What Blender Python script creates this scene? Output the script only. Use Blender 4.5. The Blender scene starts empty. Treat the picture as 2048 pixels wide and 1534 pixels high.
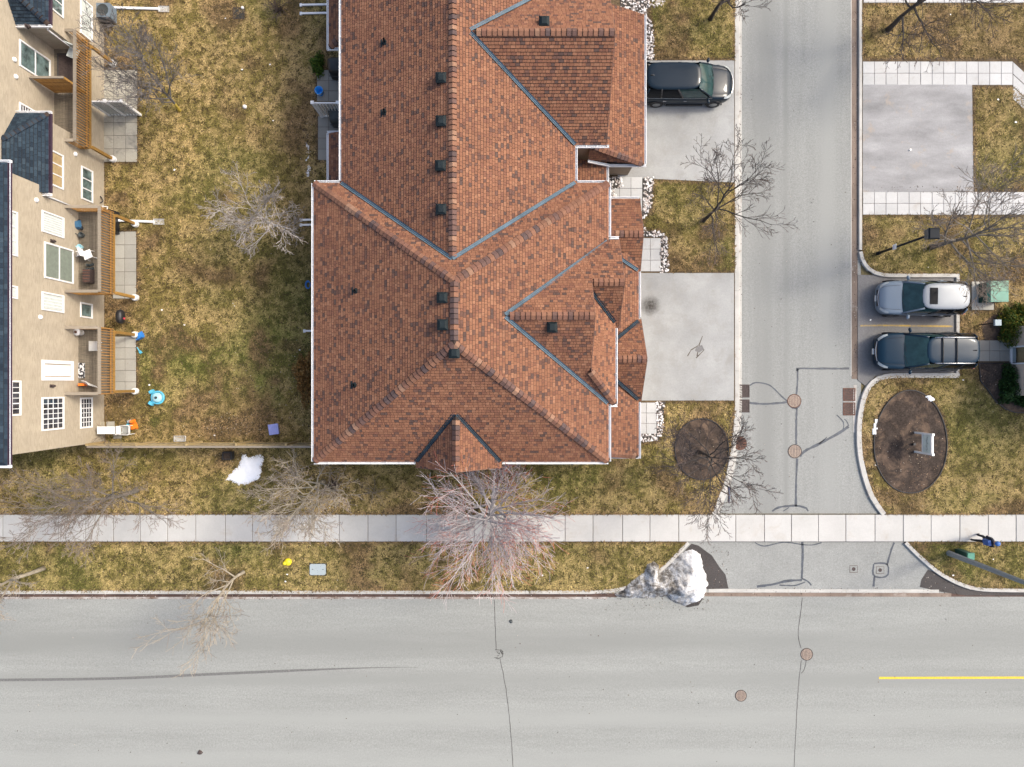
import bpy, math, random
import numpy as np
from mathutils import Vector, Matrix

random.seed(7); RNG = np.random.default_rng(11)
scene = bpy.context.scene
col = scene.collection

# ------------------------------------------------------------------ camera, sky, sun, exposure
CAM_H, FPX = 37.0, 1410.0
cam_d = bpy.data.cameras.new('camera'); cam = bpy.data.objects.new('camera', cam_d); col.objects.link(cam)
cam.location = (0, 0, CAM_H); cam.rotation_euler = (0, 0, 0)
cam_d.sensor_fit = 'HORIZONTAL'; cam_d.sensor_width = 36.0; cam_d.lens = 36.0*FPX/2048.0
cam_d.clip_start = 0.5; cam_d.clip_end = 2000.0
scene.camera = cam
SUN_EL, SUN_AZ = math.radians(45), math.radians(22)      # azimuth measured from +X towards +Y
world = bpy.data.worlds.new('World'); scene.world = world; world.use_nodes = True
wn = world.node_tree; wn.nodes.clear()
sky = wn.nodes.new('ShaderNodeTexSky'); sky.sky_type = 'NISHITA'; sky.sun_disc = False
sky.sun_elevation = SUN_EL; sky.sun_rotation = math.pi/2 - SUN_AZ
sky.air_density = 1.0; sky.dust_density = 5.0; sky.ozone_density = 1.0
bg = wn.nodes.new('ShaderNodeBackground'); bg.inputs['Strength'].default_value = 0.15
wo = wn.nodes.new('ShaderNodeOutputWorld')
wn.links.new(sky.outputs[0], bg.inputs[0]); wn.links.new(bg.outputs[0], wo.inputs[0])
sun_d = bpy.data.lights.new('sun', 'SUN'); sun = bpy.data.objects.new('sun', sun_d); col.objects.link(sun)
sun_d.energy = 1.35; sun_d.angle = math.radians(10); sun_d.color = (1.0, 0.93, 0.80)
sv = Vector((math.cos(SUN_EL)*math.cos(SUN_AZ), math.cos(SUN_EL)*math.sin(SUN_AZ), math.sin(SUN_EL)))
sun.rotation_euler = sv.to_track_quat('Z', 'Y').to_euler(); sun.location = sv*60
vs = scene.view_settings
scene.display_settings.display_device = 'sRGB'
vs.view_transform = 'Standard'; vs.look = 'None'; vs.exposure = 0.92; vs.gamma = 1.0; vs.use_curve_mapping = False

# ------------------------------------------------------------------ helpers
def G(px, py, z=0.0):
    """survey point: where the spot seen at this place of the 2048 px photo stands when it is z metres high"""
    s = (CAM_H - z)/FPX
    return ((px - 1024.0)*s, (767.0 - py)*s)
def G3(px, py, z=0.0):
    x, y = G(px, py, z); return (x, y, z)

class MB:
    def __init__(s): s.v = []; s.f = []; s.m = []; s.c = []
    def add(s, vs_, fs, mi=0, c=(1, 1, 1)):
        b = len(s.v); s.v.extend([tuple(p) for p in vs_])
        for f in fs:
            s.f.append(tuple(b+i for i in f)); s.m.append(mi); s.c.append(c)
        return s
    def box(s, x0, y0, z0, x1, y1, z1, mi=0, c=(1, 1, 1)):
        x0, x1 = min(x0, x1), max(x0, x1); y0, y1 = min(y0, y1), max(y0, y1); z0, z1 = min(z0, z1), max(z0, z1)
        return s.add([(x0,y0,z0),(x1,y0,z0),(x1,y1,z0),(x0,y1,z0),(x0,y0,z1),(x1,y0,z1),(x1,y1,z1),(x0,y1,z1)],
                     [(0,3,2,1),(4,5,6,7),(0,1,5,4),(1,2,6,5),(2,3,7,6),(3,0,4,7)], mi, c)
    def mbox(s, M, sx, sy, sz, mi=0, c=(1, 1, 1), taper=1.0):
        pts = []
        for z in (-.5, .5):
            t = 1.0 if z < 0 else taper
            for x, y in ((-.5,-.5),(.5,-.5),(.5,.5),(-.5,.5)):
                pts.append(M @ Vector((x*sx*t, y*sy*t, z*sz)))
        return s.add(pts, [(0,3,2,1),(4,5,6,7),(0,1,5,4),(1,2,6,5),(2,3,7,6),(3,0,4,7)], mi, c)
    def bar(s, a, b, w, h, mi=0, c=(1, 1, 1)):
        a, b = Vector(a), Vector(b); d = b-a; L = d.length
        if L < 1e-6: return s
        d /= L; up = Vector((0,0,1)) if abs(d.z) < .95 else Vector((0,1,0))
        y = up.cross(d).normalized(); z = d.cross(y)
        M = Matrix((d, y, z)).transposed().to_4x4(); M.translation = (a+b)/2
        return s.mbox(M, L, w, h, mi, c)
    def prism(s, poly, z0, z1, mi=0, c=(1, 1, 1), bottom=False):
        n = len(poly)
        ar = sum(poly[i][0]*poly[(i+1)%n][1]-poly[(i+1)%n][0]*poly[i][1] for i in range(n))
        if ar < 0: poly = poly[::-1]
        v = [(p[0], p[1], z0) for p in poly]+[(p[0], p[1], z1) for p in poly]
        f = [tuple(range(n, 2*n))]+[(i, (i+1)%n, n+(i+1)%n, n+i) for i in range(n)]
        if bottom: f.append(tuple(range(n-1, -1, -1)))
        return s.add(v, f, mi, c)
    def tube(s, pts, rad, n=6, mi=0, c=(1, 1, 1), cap=True):
        pts = [Vector(p) for p in pts]; k = len(pts)
        if not hasattr(rad, '__len__'): rad = [rad]*k
        vs_ = []; ref = None
        for i in range(k):
            d = (pts[min(i+1, k-1)]-pts[max(i-1, 0)]).normalized()
            if ref is None: ref = Vector((0,0,1)) if abs(d.z) < .9 else Vector((1,0,0))
            x = ref.cross(d).normalized(); y = d.cross(x).normalized(); ref = y if False else ref
            for j in range(n):
                a = 2*math.pi*j/n
                vs_.append(pts[i]+rad[i]*(math.cos(a)*x+math.sin(a)*y))
        fs = []
        for i in range(k-1):
            for j in range(n):
                fs.append((i*n+j, i*n+(j+1)%n, (i+1)*n+(j+1)%n, (i+1)*n+j))
        if cap: fs += [tuple(range(n-1, -1, -1)), tuple((k-1)*n+j for j in range(n))]
        return s.add(vs_, fs, mi, c)
    def cyl(s, x, y, z0, z1, r, n=16, mi=0, r2=None, c=(1, 1, 1)):
        return s.tube([(x,y,z0),(x,y,z1)], [r, r if r2 is None else r2], n, mi, c)
    def lathe(s, cx, cy, prof, n=20, mi=0, c=(1, 1, 1)):
        vs_ = []; k = len(prof)
        for r, z in prof:
            for j in range(n):
                a = 2*math.pi*j/n; vs_.append((cx+r*math.cos(a), cy+r*math.sin(a), z))
        fs = [(i*n+j, i*n+(j+1)%n, (i+1)*n+(j+1)%n, (i+1)*n+j) for i in range(k-1) for j in range(n)]
        fs.append(tuple((k-1)*n+j for j in range(n)))
        return s.add(vs_, fs, mi, c)
    def ribbon(s, pts, w, z, mi=0, c=(1, 1, 1)):
        """flat strip; w may be a list; z a number"""
        k = len(pts)
        if not hasattr(w, '__len__'): w = [w]*k
        vs_ = []
        for i in range(k):
            a = Vector(pts[max(i-1, 0)][:2]); b = Vector(pts[min(i+1, k-1)][:2]); d = (b-a).normalized()
            n = Vector((-d.y, d.x)); p = Vector(pts[i][:2])
            vs_ += [(*(p+n*w[i]/2), z), (*(p-n*w[i]/2), z)]
        return s.add(vs_, [(2*i, 2*i+1, 2*i+3, 2*i+2) for i in range(k-1)], mi, c)
    def obj(s, name, mats, parent=None, smooth=False, attr=None):
        me = bpy.data.meshes.new(name); me.from_pydata(s.v, [], s.f)
        if not isinstance(mats, (list, tuple)): mats = [mats]
        for m in mats: me.materials.append(m)
        if len(mats) > 1: me.polygons.foreach_set('material_index', s.m)
        if smooth: me.polygons.foreach_set('use_smooth', [True]*len(s.f))
        if attr:
            a = me.attributes.new(attr, 'FLOAT_COLOR', 'FACE')
            a.data.foreach_set('color', np.array([(q[0], q[1], q[2], 1.0) for q in s.c], 'f').ravel())
        me.update()
        return link(name, me, parent)

ROOTLOC = {}
def link(name, me, parent=None):
    o = bpy.data.objects.new(name, me); col.objects.link(o)
    if parent is not None: attach(o, parent)
    return o
def attach(o, parent):
    o.parent = parent
    if parent.name in ROOTLOC: o.matrix_parent_inverse = ROOTLOC[parent.name].inverted()
def tag(o, label, cat, group=None, kind=None):
    o['label'] = label
    if cat: o['category'] = cat
    if group: o['group'] = group
    if kind: o['kind'] = kind
    return o
def thing(name, label, cat, loc=(0, 0, 0), group=None):
    o = bpy.data.objects.new(name, None); col.objects.link(o); o.location = loc; o.empty_display_size = .3
    ROOTLOC[o.name] = Matrix.Translation(loc)
    return tag(o, label, cat, group)
def struct(o, label=None):
    o['kind'] = 'structure'
    if label: o['label'] = label
    return o
def inst(name, me, M, parent):
    o = link(name, me, parent); o.matrix_basis = M
    return o
def frame(o, x, y, z):
    M = Matrix((Vector(x), Vector(y), Vector(z))).transposed().to_4x4(); M.translation = Vector(o); return M

# ------------------------------------------------------------------ materials
def lin(r, g, b):
    f = lambda u: (u/255/12.92) if u/255 <= .04045 else ((u/255+.055)/1.055)**2.4
    return (f(r), f(g), f(b))
def ramp(nt, fac, stops):
    r = nt.nodes.new('ShaderNodeValToRGB'); e = r.color_ramp.elements
    while len(e) < len(stops): e.new(.5)
    for k, (p, c) in enumerate(stops): e[k].position = p; e[k].color = (*c[:3], 1)
    nt.links.new(fac, r.inputs[0]); return r.outputs[0]
def base_mat(name):
    m = bpy.data.materials.new(name); m.use_nodes = True; nt = m.node_tree
    return m, nt, nt.nodes['Principled BSDF']
def pos(nt, scale=(1, 1, 1)):
    g = nt.nodes.new('ShaderNodeNewGeometry'); mp = nt.nodes.new('ShaderNodeMapping'); mp.inputs['Scale'].default_value = scale
    nt.links.new(g.outputs['Position'], mp.inputs[0]); return mp.outputs[0]
def noise(nt, vec, scale, detail=4, rough=.6, dist=0):
    n = nt.nodes.new('ShaderNodeTexNoise'); n.inputs['Scale'].default_value = scale; n.inputs['Detail'].default_value = detail
    n.inputs['Roughness'].default_value = rough; n.inputs['Distortion'].default_value = dist
    nt.links.new(vec, n.inputs['Vector']); return n.outputs['Fac']
def mix(nt, fac, a, b, mode='MIX'):
    x = nt.nodes.new('ShaderNodeMix'); x.data_type = 'RGBA'; x.blend_type = mode
    if hasattr(fac, 'node'): nt.links.new(fac, x.inputs[0])
    else: x.inputs[0].default_value = fac
    for k, q in ((6, a), (7, b)):
        if hasattr(q, 'node'): nt.links.new(q, x.inputs[k])
        else: x.inputs[k].default_value = (*q[:3], 1)
    return x.outputs[2]
def bump(nt, bs, h, strength=.3, dist=.02):
    b = nt.nodes.new('ShaderNodeBump'); b.inputs['Strength'].default_value = strength; b.inputs['Distance'].default_value = dist
    nt.links.new(h, b.inputs['Height']); nt.links.new(b.outputs[0], bs.inputs['Normal'])
def plain(name, c, rough=.6, metal=0.0, var=.12, scale=3.0, coat=0.0, spec=None, bmp=0.0):
    m, nt, bs = base_mat(name); v = pos(nt)
    lo = tuple(max(0, q*(1-var)) for q in c); hi = tuple(min(1, q*(1+var)) for q in c)
    n1 = noise(nt, v, scale, 5)
    nt.links.new(ramp(nt, n1, [(.3, lo), (.7, hi)]), bs.inputs['Base Color'])
    bs.inputs['Roughness'].default_value = rough; bs.inputs['Metallic'].default_value = metal
    bs.inputs['Coat Weight'].default_value = coat; bs.inputs['Coat Roughness'].default_value = .05
    if spec is not None: bs.inputs['Specular IOR Level'].default_value = spec
    if bmp: bump(nt, bs, noise(nt, v, scale*12, 3), bmp)
    return m
def stone_mat(name, c, streak=(1, 1, 1), fine=38.0, big=.35, contrast=.14, speck=.16, stain=None, stain_t=(.60, .74), rough=.9, grain=0.0, spots=False, bands=(), rnd=0.0):
    """asphalt and concrete: fine grain, wide soft blotches (stretched along the traffic), stains"""
    m, nt, bs = base_mat(name); v = pos(nt); vb = pos(nt, streak)
    sc = lambda k: tuple(min(1, q*k) for q in c)
    b1 = ramp(nt, noise(nt, vb, big, 5, .62), [(.28, sc(1-contrast)), (.72, sc(1+contrast))])
    f1 = ramp(nt, noise(nt, v, fine, 3, .75), [(.30, (1-speck,)*3), (.5, (1, 1, 1)), (.72, (1+speck,)*3)])
    c1 = mix(nt, 1.0, b1, f1, 'MULTIPLY')
    if grain:
        f2 = ramp(nt, noise(nt, v, 11.0, 6, .85), [(.30, (1-grain,)*3), (.5, (1, 1, 1)), (.72, (1+grain,)*3)]); c1 = mix(nt, 1.0, c1, f2, 'MULTIPLY')
        f3 = ramp(nt, noise(nt, vb, 2.2, 4, .6), [(.30, (1-grain*.18,)*3), (.70, (1+grain*.18,)*3)]); c1 = mix(nt, 1.0, c1, f3, 'MULTIPLY')
    if stain:
        st = ramp(nt, noise(nt, v, 1.1, 6, .7, .4), [(stain_t[0], (0, 0, 0)), (stain_t[1], (1, 1, 1))])
        c1 = mix(nt, st, c1, stain)
    if rnd:
        oi = nt.nodes.new('ShaderNodeObjectInfo'); c1 = mix(nt, 1.0, c1, ramp(nt, oi.outputs['Random'], [(0, (1-rnd,)*3), (.5, (1, 1-rnd*.1, 1-rnd*.2)), (1, (1+rnd*.7,)*3)]), 'MULTIPLY')
    if spots:
        sp = ramp(nt, noise(nt, v, 2.6, 3, .6), [(.70, (0, 0, 0)), (.80, (.30,)*3)]); c1 = mix(nt, sp, c1, sc(.45))
        sp2 = ramp(nt, noise(nt, v, 9.0, 1, .5), [(.76, (0, 0, 0)), (.82, (.55,)*3)]); c1 = mix(nt, sp2, c1, sc(.35))
    for ax, cen, wid, k in bands:       # worn wheel paths
        g = nt.nodes.new('ShaderNodeNewGeometry'); sx = nt.nodes.new('ShaderNodeSeparateXYZ'); nt.links.new(g.outputs['Position'], sx.inputs[0])
        dd = nt.nodes.new('ShaderNodeMath'); dd.operation = 'SUBTRACT'; nt.links.new(sx.outputs[ax], dd.inputs[0]); dd.inputs[1].default_value = cen
        ab = nt.nodes.new('ShaderNodeMath'); ab.operation = 'ABSOLUTE'; nt.links.new(dd.outputs[0], ab.inputs[0])
        mr = nt.nodes.new('ShaderNodeMapRange'); mr.interpolation_type = 'SMOOTHSTEP'; mr.inputs[1].default_value = wid; mr.inputs[2].default_value = 0; mr.inputs[3].default_value = 0; mr.inputs[4].default_value = 1; nt.links.new(ab.outputs[0], mr.inputs[0])
        nn = ramp(nt, noise(nt, vb, .5, 3), [(.3, (.4,)*3), (.7, (1,)*3)]); mm = mix(nt, 1.0, mr.outputs[0], nn, 'MULTIPLY')
        c1 = mix(nt, mm, c1, sc(1+k))
    nt.links.new(c1, bs.inputs['Base Color']); bs.inputs['Roughness'].default_value = rough
    bs.inputs['Specular IOR Level'].default_value = .25
    bump(nt, bs, noise(nt, v, fine*1.6, 2), .35, .01)
    return m
def attr_mat(name, attr='col', rough=.85, var=.25, scale=26.0, src='attr'):
    m, nt, bs = base_mat(name); v = pos(nt)
    if src == 'attr':
        a = nt.nodes.new('ShaderNodeAttribute'); a.attribute_name = attr; ac = a.outputs['Color']
    else:
        a = nt.nodes.new('ShaderNodeObjectInfo'); ac = a.outputs['Color']
    f1 = ramp(nt, noise(nt, v, scale, 4, .7), [(.3, (1-var,)*3), (.7, (1+var,)*3)])
    f2 = ramp(nt, noise(nt, v, .5, 4, .6), [(.3, (.9, .9, .92)), (.7, (1.08, 1.07, 1.05))])
    nt.links.new(mix(nt, 1.0, mix(nt, 1.0, ac, f1, 'MULTIPLY'), f2, 'MULTIPLY'), bs.inputs['Base Color'])
    bs.inputs['Roughness'].default_value = rough; bs.inputs['Specular IOR Level'].default_value = .2
    return m
def brick_mat(name, c1, c2, mortar, axis='x', bw=.2, bh=.068):
    m, nt, bs = base_mat(name)
    g = nt.nodes.new('ShaderNodeNewGeometry'); sx = nt.nodes.new('ShaderNodeSeparateXYZ'); cb = nt.nodes.new('ShaderNodeCombineXYZ')
    nt.links.new(g.outputs['Position'], sx.inputs[0])
    ad = nt.nodes.new('ShaderNodeMath'); ad.operation = 'ADD'
    nt.links.new(sx.outputs[0], ad.inputs[0]); nt.links.new(sx.outputs[1], ad.inputs[1])
    nt.links.new(ad.outputs[0], cb.inputs[0]); nt.links.new(sx.outputs[2], cb.inputs[1])
    b = nt.nodes.new('ShaderNodeTexBrick'); b.inputs['Scale'].default_value = 1.0
    b.inputs['Brick Width'].default_value = bw; b.inputs['Row Height'].default_value = bh; b.inputs['Mortar Size'].default_value = .008
    b.inputs['Color1'].default_value = (*c1, 1); b.inputs['Color2'].default_value = (*c2, 1); b.inputs['Mortar'].default_value = (*mortar, 1)
    nt.links.new(cb.outputs[0], b.inputs['Vector'])
    f = ramp(nt, noise(nt, pos(nt), 1.3, 5), [(.3, (.9, .9, .9)), (.7, (1.06, 1.06, 1.06))])
    nt.links.new(mix(nt, 1, b.outputs['Color'], f, 'MULTIPLY'), bs.inputs['Base Color'])
    bs.inputs['Roughness'].default_value = .9; bump(nt, bs, b.outputs['Fac'], -.3, .01)
    return m
def wood_mat(name, c, dark, stretch=(1, 12, 1), rough=.8):
    m, nt, bs = base_mat(name); v = pos(nt, stretch)
    f = noise(nt, v, 3.0, 6, .65, .3)
    oi = nt.nodes.new('ShaderNodeObjectInfo')
    r = ramp(nt, oi.outputs['Random'], [(0, (.82, .82, .82)), (1, (1.15, 1.15, 1.15))])
    nt.links.new(mix(nt, 1, ramp(nt, f, [(.3, dark), (.7, c)]), r, 'MULTIPLY'), bs.inputs['Base Color'])
    bs.inputs['Roughness'].default_value = rough
    return m

MT = {}
MT['street'] = stone_mat('street_asphalt', (.262, .270, .254), streak=(.14, 1.5, 1), big=.6, contrast=.075, speck=.22, grain=.26, spots=True, bands=((1, -13.6, 1.3, -.16), (1, -15.6, .7, -.10), (1, -17.6, .8, .10), (1, -19.8, .9, .12)))
MT['lane'] = stone_mat('lane_asphalt', (.254, .261, .249), streak=(1.5, .14, 1), big=.6, contrast=.08, speck=.26, grain=.28, spots=True, bands=((0, 13.3, 1.1, -.15), (0, 14.4, .25, -.16), (0, 16.6, .9, .07)))
MT['apron'] = stone_mat('apron_asphalt', (.254, .261, .249), contrast=.10, speck=.26, grain=.26, spots=True)
MT['bay'] = stone_mat('bay_asphalt', (.175, .172, .170), contrast=.18, speck=.2, grain=.2)
MT['wet'] = stone_mat('wet_asphalt', (.045, .040, .038), fine=20, contrast=.35, speck=.35, rough=.5)
MT['drive'] = stone_mat('driveway_concrete', (.318, .323, .316), big=.5, contrast=.17, speck=.08, stain=(.265, .26, .24), stain_t=(.5,.8), grain=.09)
MT['drive_old'] = stone_mat('old_driveway', (.27, .27, .272), streak=(.45, 1.3, 1), big=.6, contrast=.36, speck=.10, stain=(.33, .285, .24), stain_t=(.58,.72), grain=.12)
MT['walk'] = stone_mat('sidewalk_concrete', (.450, .448, .430), big=.6, contrast=.08, speck=.05, stain=(.36, .31, .25), stain_t=(.56, .9), grain=.06, rnd=.09)
MT['paver'] = stone_mat('paver_concrete', (.45, .455, .45), big=.8, contrast=.07, speck=.06, stain=(.33, .30, .26), stain_t=(.56, .85), grain=.06, rnd=.07)
MT['patio'] = stone_mat('patio_slab', (.36, .345, .29), big=.55, contrast=.16, speck=.08, stain=(.17, .165, .155), stain_t=(.52, .70), grain=.1, rnd=.10)
MT['patio_clean'] = stone_mat('patio_slab_clean', (.36, .352, .315), big=.6, contrast=.12, speck=.07, grain=.06, rnd=.10)
MT['patio_grey'] = stone_mat('patio_slab_grey', (.24, .235, .21), big=.6, contrast=.10, speck=.07, rnd=.10)
MT['kerb'] = stone_mat('kerb_concrete', (.44, .43, .40), big=1.2, contrast=.14, speck=.08, stain=(.28, .23, .19), stain_t=(.56, .74))
MT['gutter_pan'] = stone_mat('gutter_concrete', (.42, .40, .375), big=1.5, contrast=.2, speck=.1, stain=(.17, .12, .09), stain_t=(.42, .62))
MT['gutter_dirt'] = stone_mat('gutter_dirt', (.085, .055, .045), big=1.2, contrast=.4, speck=.3, stain=(.30, .25, .21), stain_t=(.66, .8))
MT['lane_pan'] = stone_mat('lane_gutter', (.20, .155, .125), streak=(1, .4, 1), big=1.2, contrast=.3, speck=.12, stain=(.36, .33, .29), stain_t=(.56, .74))
MT['joint'] = plain('joint_dark', (.10, .08, .065), .95, var=.3)
MT['soil'] = stone_mat('soil', (.098, .070, .040), fine=9, big=.8, contrast=.4, speck=.45, grain=.3)
MT['mulch'] = stone_mat('mulch', (.046, .034, .027), fine=14, big=1.6, contrast=.5, speck=.55, stain=(.155, .105, .072), stain_t=(.50, .70), grain=.45)
MT['ground'] = stone_mat('ground_turf', (.12, .10, .05), fine=6, big=.3, contrast=.35, speck=.4)
MT['seal'] = plain('tar_seal', (.055, .065, .08), .55, var=.35, scale=6)
MT['crack'] = plain('crack_dark', (.06, .056, .052), .9, var=.5, scale=8)
MT['skid'] = plain('tyre_rubber_mark', (.135, .135, .13), .9, var=.25, scale=12)
MT['yellow'] = stone_mat('yellow_paint', (.66, .47, .06), fine=30, contrast=.12, speck=.2, stain=(.30, .28, .22), stain_t=(.60, .72), grain=.2)
MT['yellow_faded'] = stone_mat('faded_yellow_paint', (.44, .31, .10), fine=30, contrast=.2, speck=.2, stain=(.20, .19, .18), stain_t=(.46, .60), grain=.25)
MT['rust'] = plain('rusty_iron', (.105, .048, .032), .8, var=.5, scale=9)
MT['iron'] = plain('worn_iron', (.285, .225, .18), .75, var=.3, scale=14)
MT['iron_dark'] = plain('dark_iron', (.05, .035, .032), .7, var=.4, scale=14)
MT['brick_tan'] = brick_mat('tan_brick', (.415, .355, .270), (.335, .288, .215), (.38, .335, .262))
MT['brick_house'] = brick_mat('house_brick', (.30, .21, .14), (.24, .165, .11), (.30, .25, .19))
MT['brick_pink'] = brick_mat('pale_brick', (.60, .46, .35), (.54, .41, .31), (.58, .49, .40))
MT['conc_wall'] = stone_mat('foundation_concrete', (.45, .41, .32), fine=20, contrast=.1)
MT['white'] = plain('white_trim', (.74, .75, .76), .45, var=.05)
MT['white_plastic'] = plain('white_plastic', (.78, .78, .76), .4, var=.06)
MT['grey_panel'] = plain('grey_panel', (.27, .28, .265), .6, var=.12)
MT['glass'] = plain('window_glass', (.10, .145, .145), .06, var=.8, scale=2.2, spec=.6)
MT['glass_dark'] = plain('dark_glass', (.040, .042, .052), .06, var=.9, scale=2.4, spec=.6)
MT['curtain'] = plain('curtain', (.50, .54, .52), .8, var=.15, scale=5)
MT['curtain_tan'] = plain('tan_blind', (.36, .27, .14), .8, var=.2, scale=5)
MT['curtain_green'] = plain('green_curtain', (.17, .20, .165), .8, var=.15, scale=5)
MT['navy_fascia'] = plain('fascia_maroon', (.055, .035, .055), .6, spec=.2)
MT['underlay'] = plain('roof_underlay', (.040, .026, .020), .95)
MT['underlay_navy'] = plain('roof_underlay_navy', (.012, .016, .022), .95)
MT['shingle'] = attr_mat('shingle_granules')
MT['shingle_one'] = attr_mat('shingle_granules_single', src='obj')
MT['flash'] = plain('valley_metal', (.105, .155, .195), .5, .1, var=.25, scale=2)
MT['flash_dark'] = plain('valley_metal_dark', (.035, .055, .075), .5, .3, var=.3, scale=2)
MT['vent'] = plain('black_vent', (.010, .017, .020), .65, var=.2, spec=.2)
MT['deck'] = wood_mat('deck_boards_weathered', (.20, .17, .125), (.085, .07, .052))
MT['rail'] = wood_mat('rail_weathered', (.30, .26, .205), (.19, .16, .12))
MT['baluster'] = wood_mat('baluster_wood', (.44, .235, .062), (.25, .12, .032), (4, 4, 1))
MT['post'] = wood_mat('treated_post', (.36, .205, .045), (.24, .13, .03), (4, 4, 1))
MT['fence'] = wood_mat('fence_wood', (.36, .315, .215), (.20, .17, .11), (6, 6, 1))
MT['fence_rail'] = wood_mat('fence_rail_wood', (.48, .355, .16), (.28, .21, .11), (1, 8, 1))
MT['black'] = plain('black_plastic', (.016, .016, .018), .5)
MT['charcoal'] = plain('charcoal_cover', (.035, .045, .048), .6, var=.3)
MT['tyre'] = plain('tyre_rubber', (.02, .02, .02), .85)
MT['rim'] = plain('alloy_rim', (.30, .31, .32), .35, .8)
MT['blue'] = plain('blue_plastic', (.03, .19, .55), .35)
MT['sky_blue'] = plain('sky_blue_plastic', (.10, .45, .62), .35, var=.2)
MT['pale_blue'] = plain('pale_blue_plastic', (.35, .62, .70), .35, var=.1)
MT['lilac'] = plain('lilac_plastic', (.30, .34, .68), .4)
MT['orange'] = plain('orange_plastic', (.85, .20, .02), .4)
MT['ylw_plastic'] = plain('yellow_plastic', (.82, .66, .02), .4)
MT['red'] = plain('red_plastic', (.55, .05, .08), .4)
MT['utility_blue'] = stone_mat('utility_lid', (.36, .42, .44), fine=60, contrast=.05, speck=.06)
MT['green_box'] = plain('green_steel', (.055, .22, .155), .45, var=.18, scale=2)
MT['green_dark'] = plain('dark_green_steel', (.012, .055, .042), .5, var=.2)
MT['pole_grey'] = plain('pole_concrete', (.21, .225, .225), .8, var=.12, scale=10)
MT['pole_black'] = plain('pole_paint', (.009, .013, .018), .6, var=.2, spec=.2)
MT['snow'] = plain('clean_snow', (.86, .88, .92), .6, var=.04, scale=8, bmp=.4)
MT['pebble'] = attr_mat('pebbles', var=.1)
MT['leaf'] = attr_mat('evergreen_leaves', var=.2, rough=.6)
MT['grass'] = attr_mat('grass_blades', var=.10, scale=8, rough=.8)
MT['rake'] = plain('rake_trim', (.16, .085, .058), .8, var=.2)

# ------------------------------------------------------------------ ground, roads, kerbs, walks
ROAD_Z = -0.10
def W(pxs, z=0.0): return [G(a, b, z) for a, b in pxs]
def smooth_path(p, n=6):
    out = []
    for i in range(len(p)-1):
        p0 = p[max(i-1, 0)]; p1 = p[i]; p2 = p[i+1]; p3 = p[min(i+2, len(p)-1)]
        for k in range(n):
            t = k/n
            out.append(tuple(.5*((2*p1[j])+(-p0[j]+p2[j])*t+(2*p0[j]-5*p1[j]+4*p2[j]-p3[j])*t*t+(-p0[j]+3*p1[j]-3*p2[j]+p3[j])*t**3) for j in range(2)))
    out.append(tuple(p[-1])); return out
def resample(path, step):
    d = [0]
    for a, b in zip(path, path[1:]): d.append(d[-1]+math.dist(a, b))
    n = max(1, int(round(d[-1]/step))); out = []
    for k in range(n+1):
        t = d[-1]*k/n
        i = max(j for j in range(len(d)) if d[j] <= t+1e-9); i = min(i, len(path)-2)
        u = (t-d[i])/max(1e-9, d[i+1]-d[i]); out.append((path[i][0]+(path[i+1][0]-path[i][0])*u, path[i][1]+(path[i+1][1]-path[i][1])*u))
    return out
def sweep(mb, path, w, z0, z1, bev=.02):
    prof = [(-w/2, z0), (-w/2, z1-bev), (-w/2+bev, z1), (w/2-bev, z1), (w/2, z1-bev), (w/2, z0)]
    vs_ = []; k = len(path); n = len(prof)
    for i in range(k):
        a = Vector(path[max(i-1, 0)]); b = Vector(path[min(i+1, k-1)]); d = (b-a).normalized(); nn = Vector((-d.y, d.x)); p = Vector(path[i])
        for o, z in prof: vs_.append((*(p+nn*o), z))
    fs = [(i*n+j, i*n+j+1, (i+1)*n+j+1, (i+1)*n+j) for i in range(k-1) for j in range(n-1)]
    fs += [tuple(range(n-1, -1, -1)), tuple((k-1)*n+j for j in range(n))]
    mb.add(vs_, fs)
def kerb(path, w, top, name, label, sec=3.0, mat='kerb', fine=.35):
    core = MB(); sweep(core, path, w*.9, -.12, top-.02); root = struct(core.obj(name, MT['joint']), label)
    pts = resample(path, fine); per = max(1, int(round(sec/fine))); i = 0
    while i < len(pts)-1:
        seg = [list(p) for p in pts[i:i+per+1]]
        if len(seg) > 1:
            a, b = Vector(seg[0]), Vector(seg[1]); seg[0] = tuple(a+(b-a).normalized()*.006)
            a, b = Vector(seg[-1]), Vector(seg[-2]); seg[-1] = tuple(a+(b-a).normalized()*.006)
            m = MB(); sweep(m, seg, w, -.12, top+random.uniform(-.004, .004)); m.obj('kerb_section', MT[mat], root)
        i += per
    return root

gm = MB(); gm.add([(-400,-400,-.125),(400,-400,-.125),(400,400,-.125),(-400,400,-.125)], [(0,1,2,3)])
struct(gm.obj('ground', MT['ground']), 'dormant turf and soil beneath the whole estate')
m = MB(); m.prism(W([(-2600,1184),(4600,1184),(4600,1690),(-2600,1690)]), -.12, ROAD_Z)
street = struct(m.obj('street', MT['street']), 'wide pale asphalt street along the bottom')
m = MB(); m.prism(W([(1484,-1200),(1722,-1200),(1722,500),(1724,560),(1724,930),(1740,990),(1770,1028),(1440,1028),(1458,960),(1474,880),(1484,810)]), -.12, ROAD_Z)
lane = struct(m.obj('side_road', MT['lane']), 'pale asphalt lane running up between the lawns')
m = MB(); m.prism(W([(1372,1084),(1816,1084),(1880,1147),(1960,1181),(1960,1184),(1225,1184),(1318,1144)]), -.12, ROAD_Z+.002)
apron = struct(m.obj('road_apron', MT['apron']), 'asphalt mouth of the lane between sidewalk and street')

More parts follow.
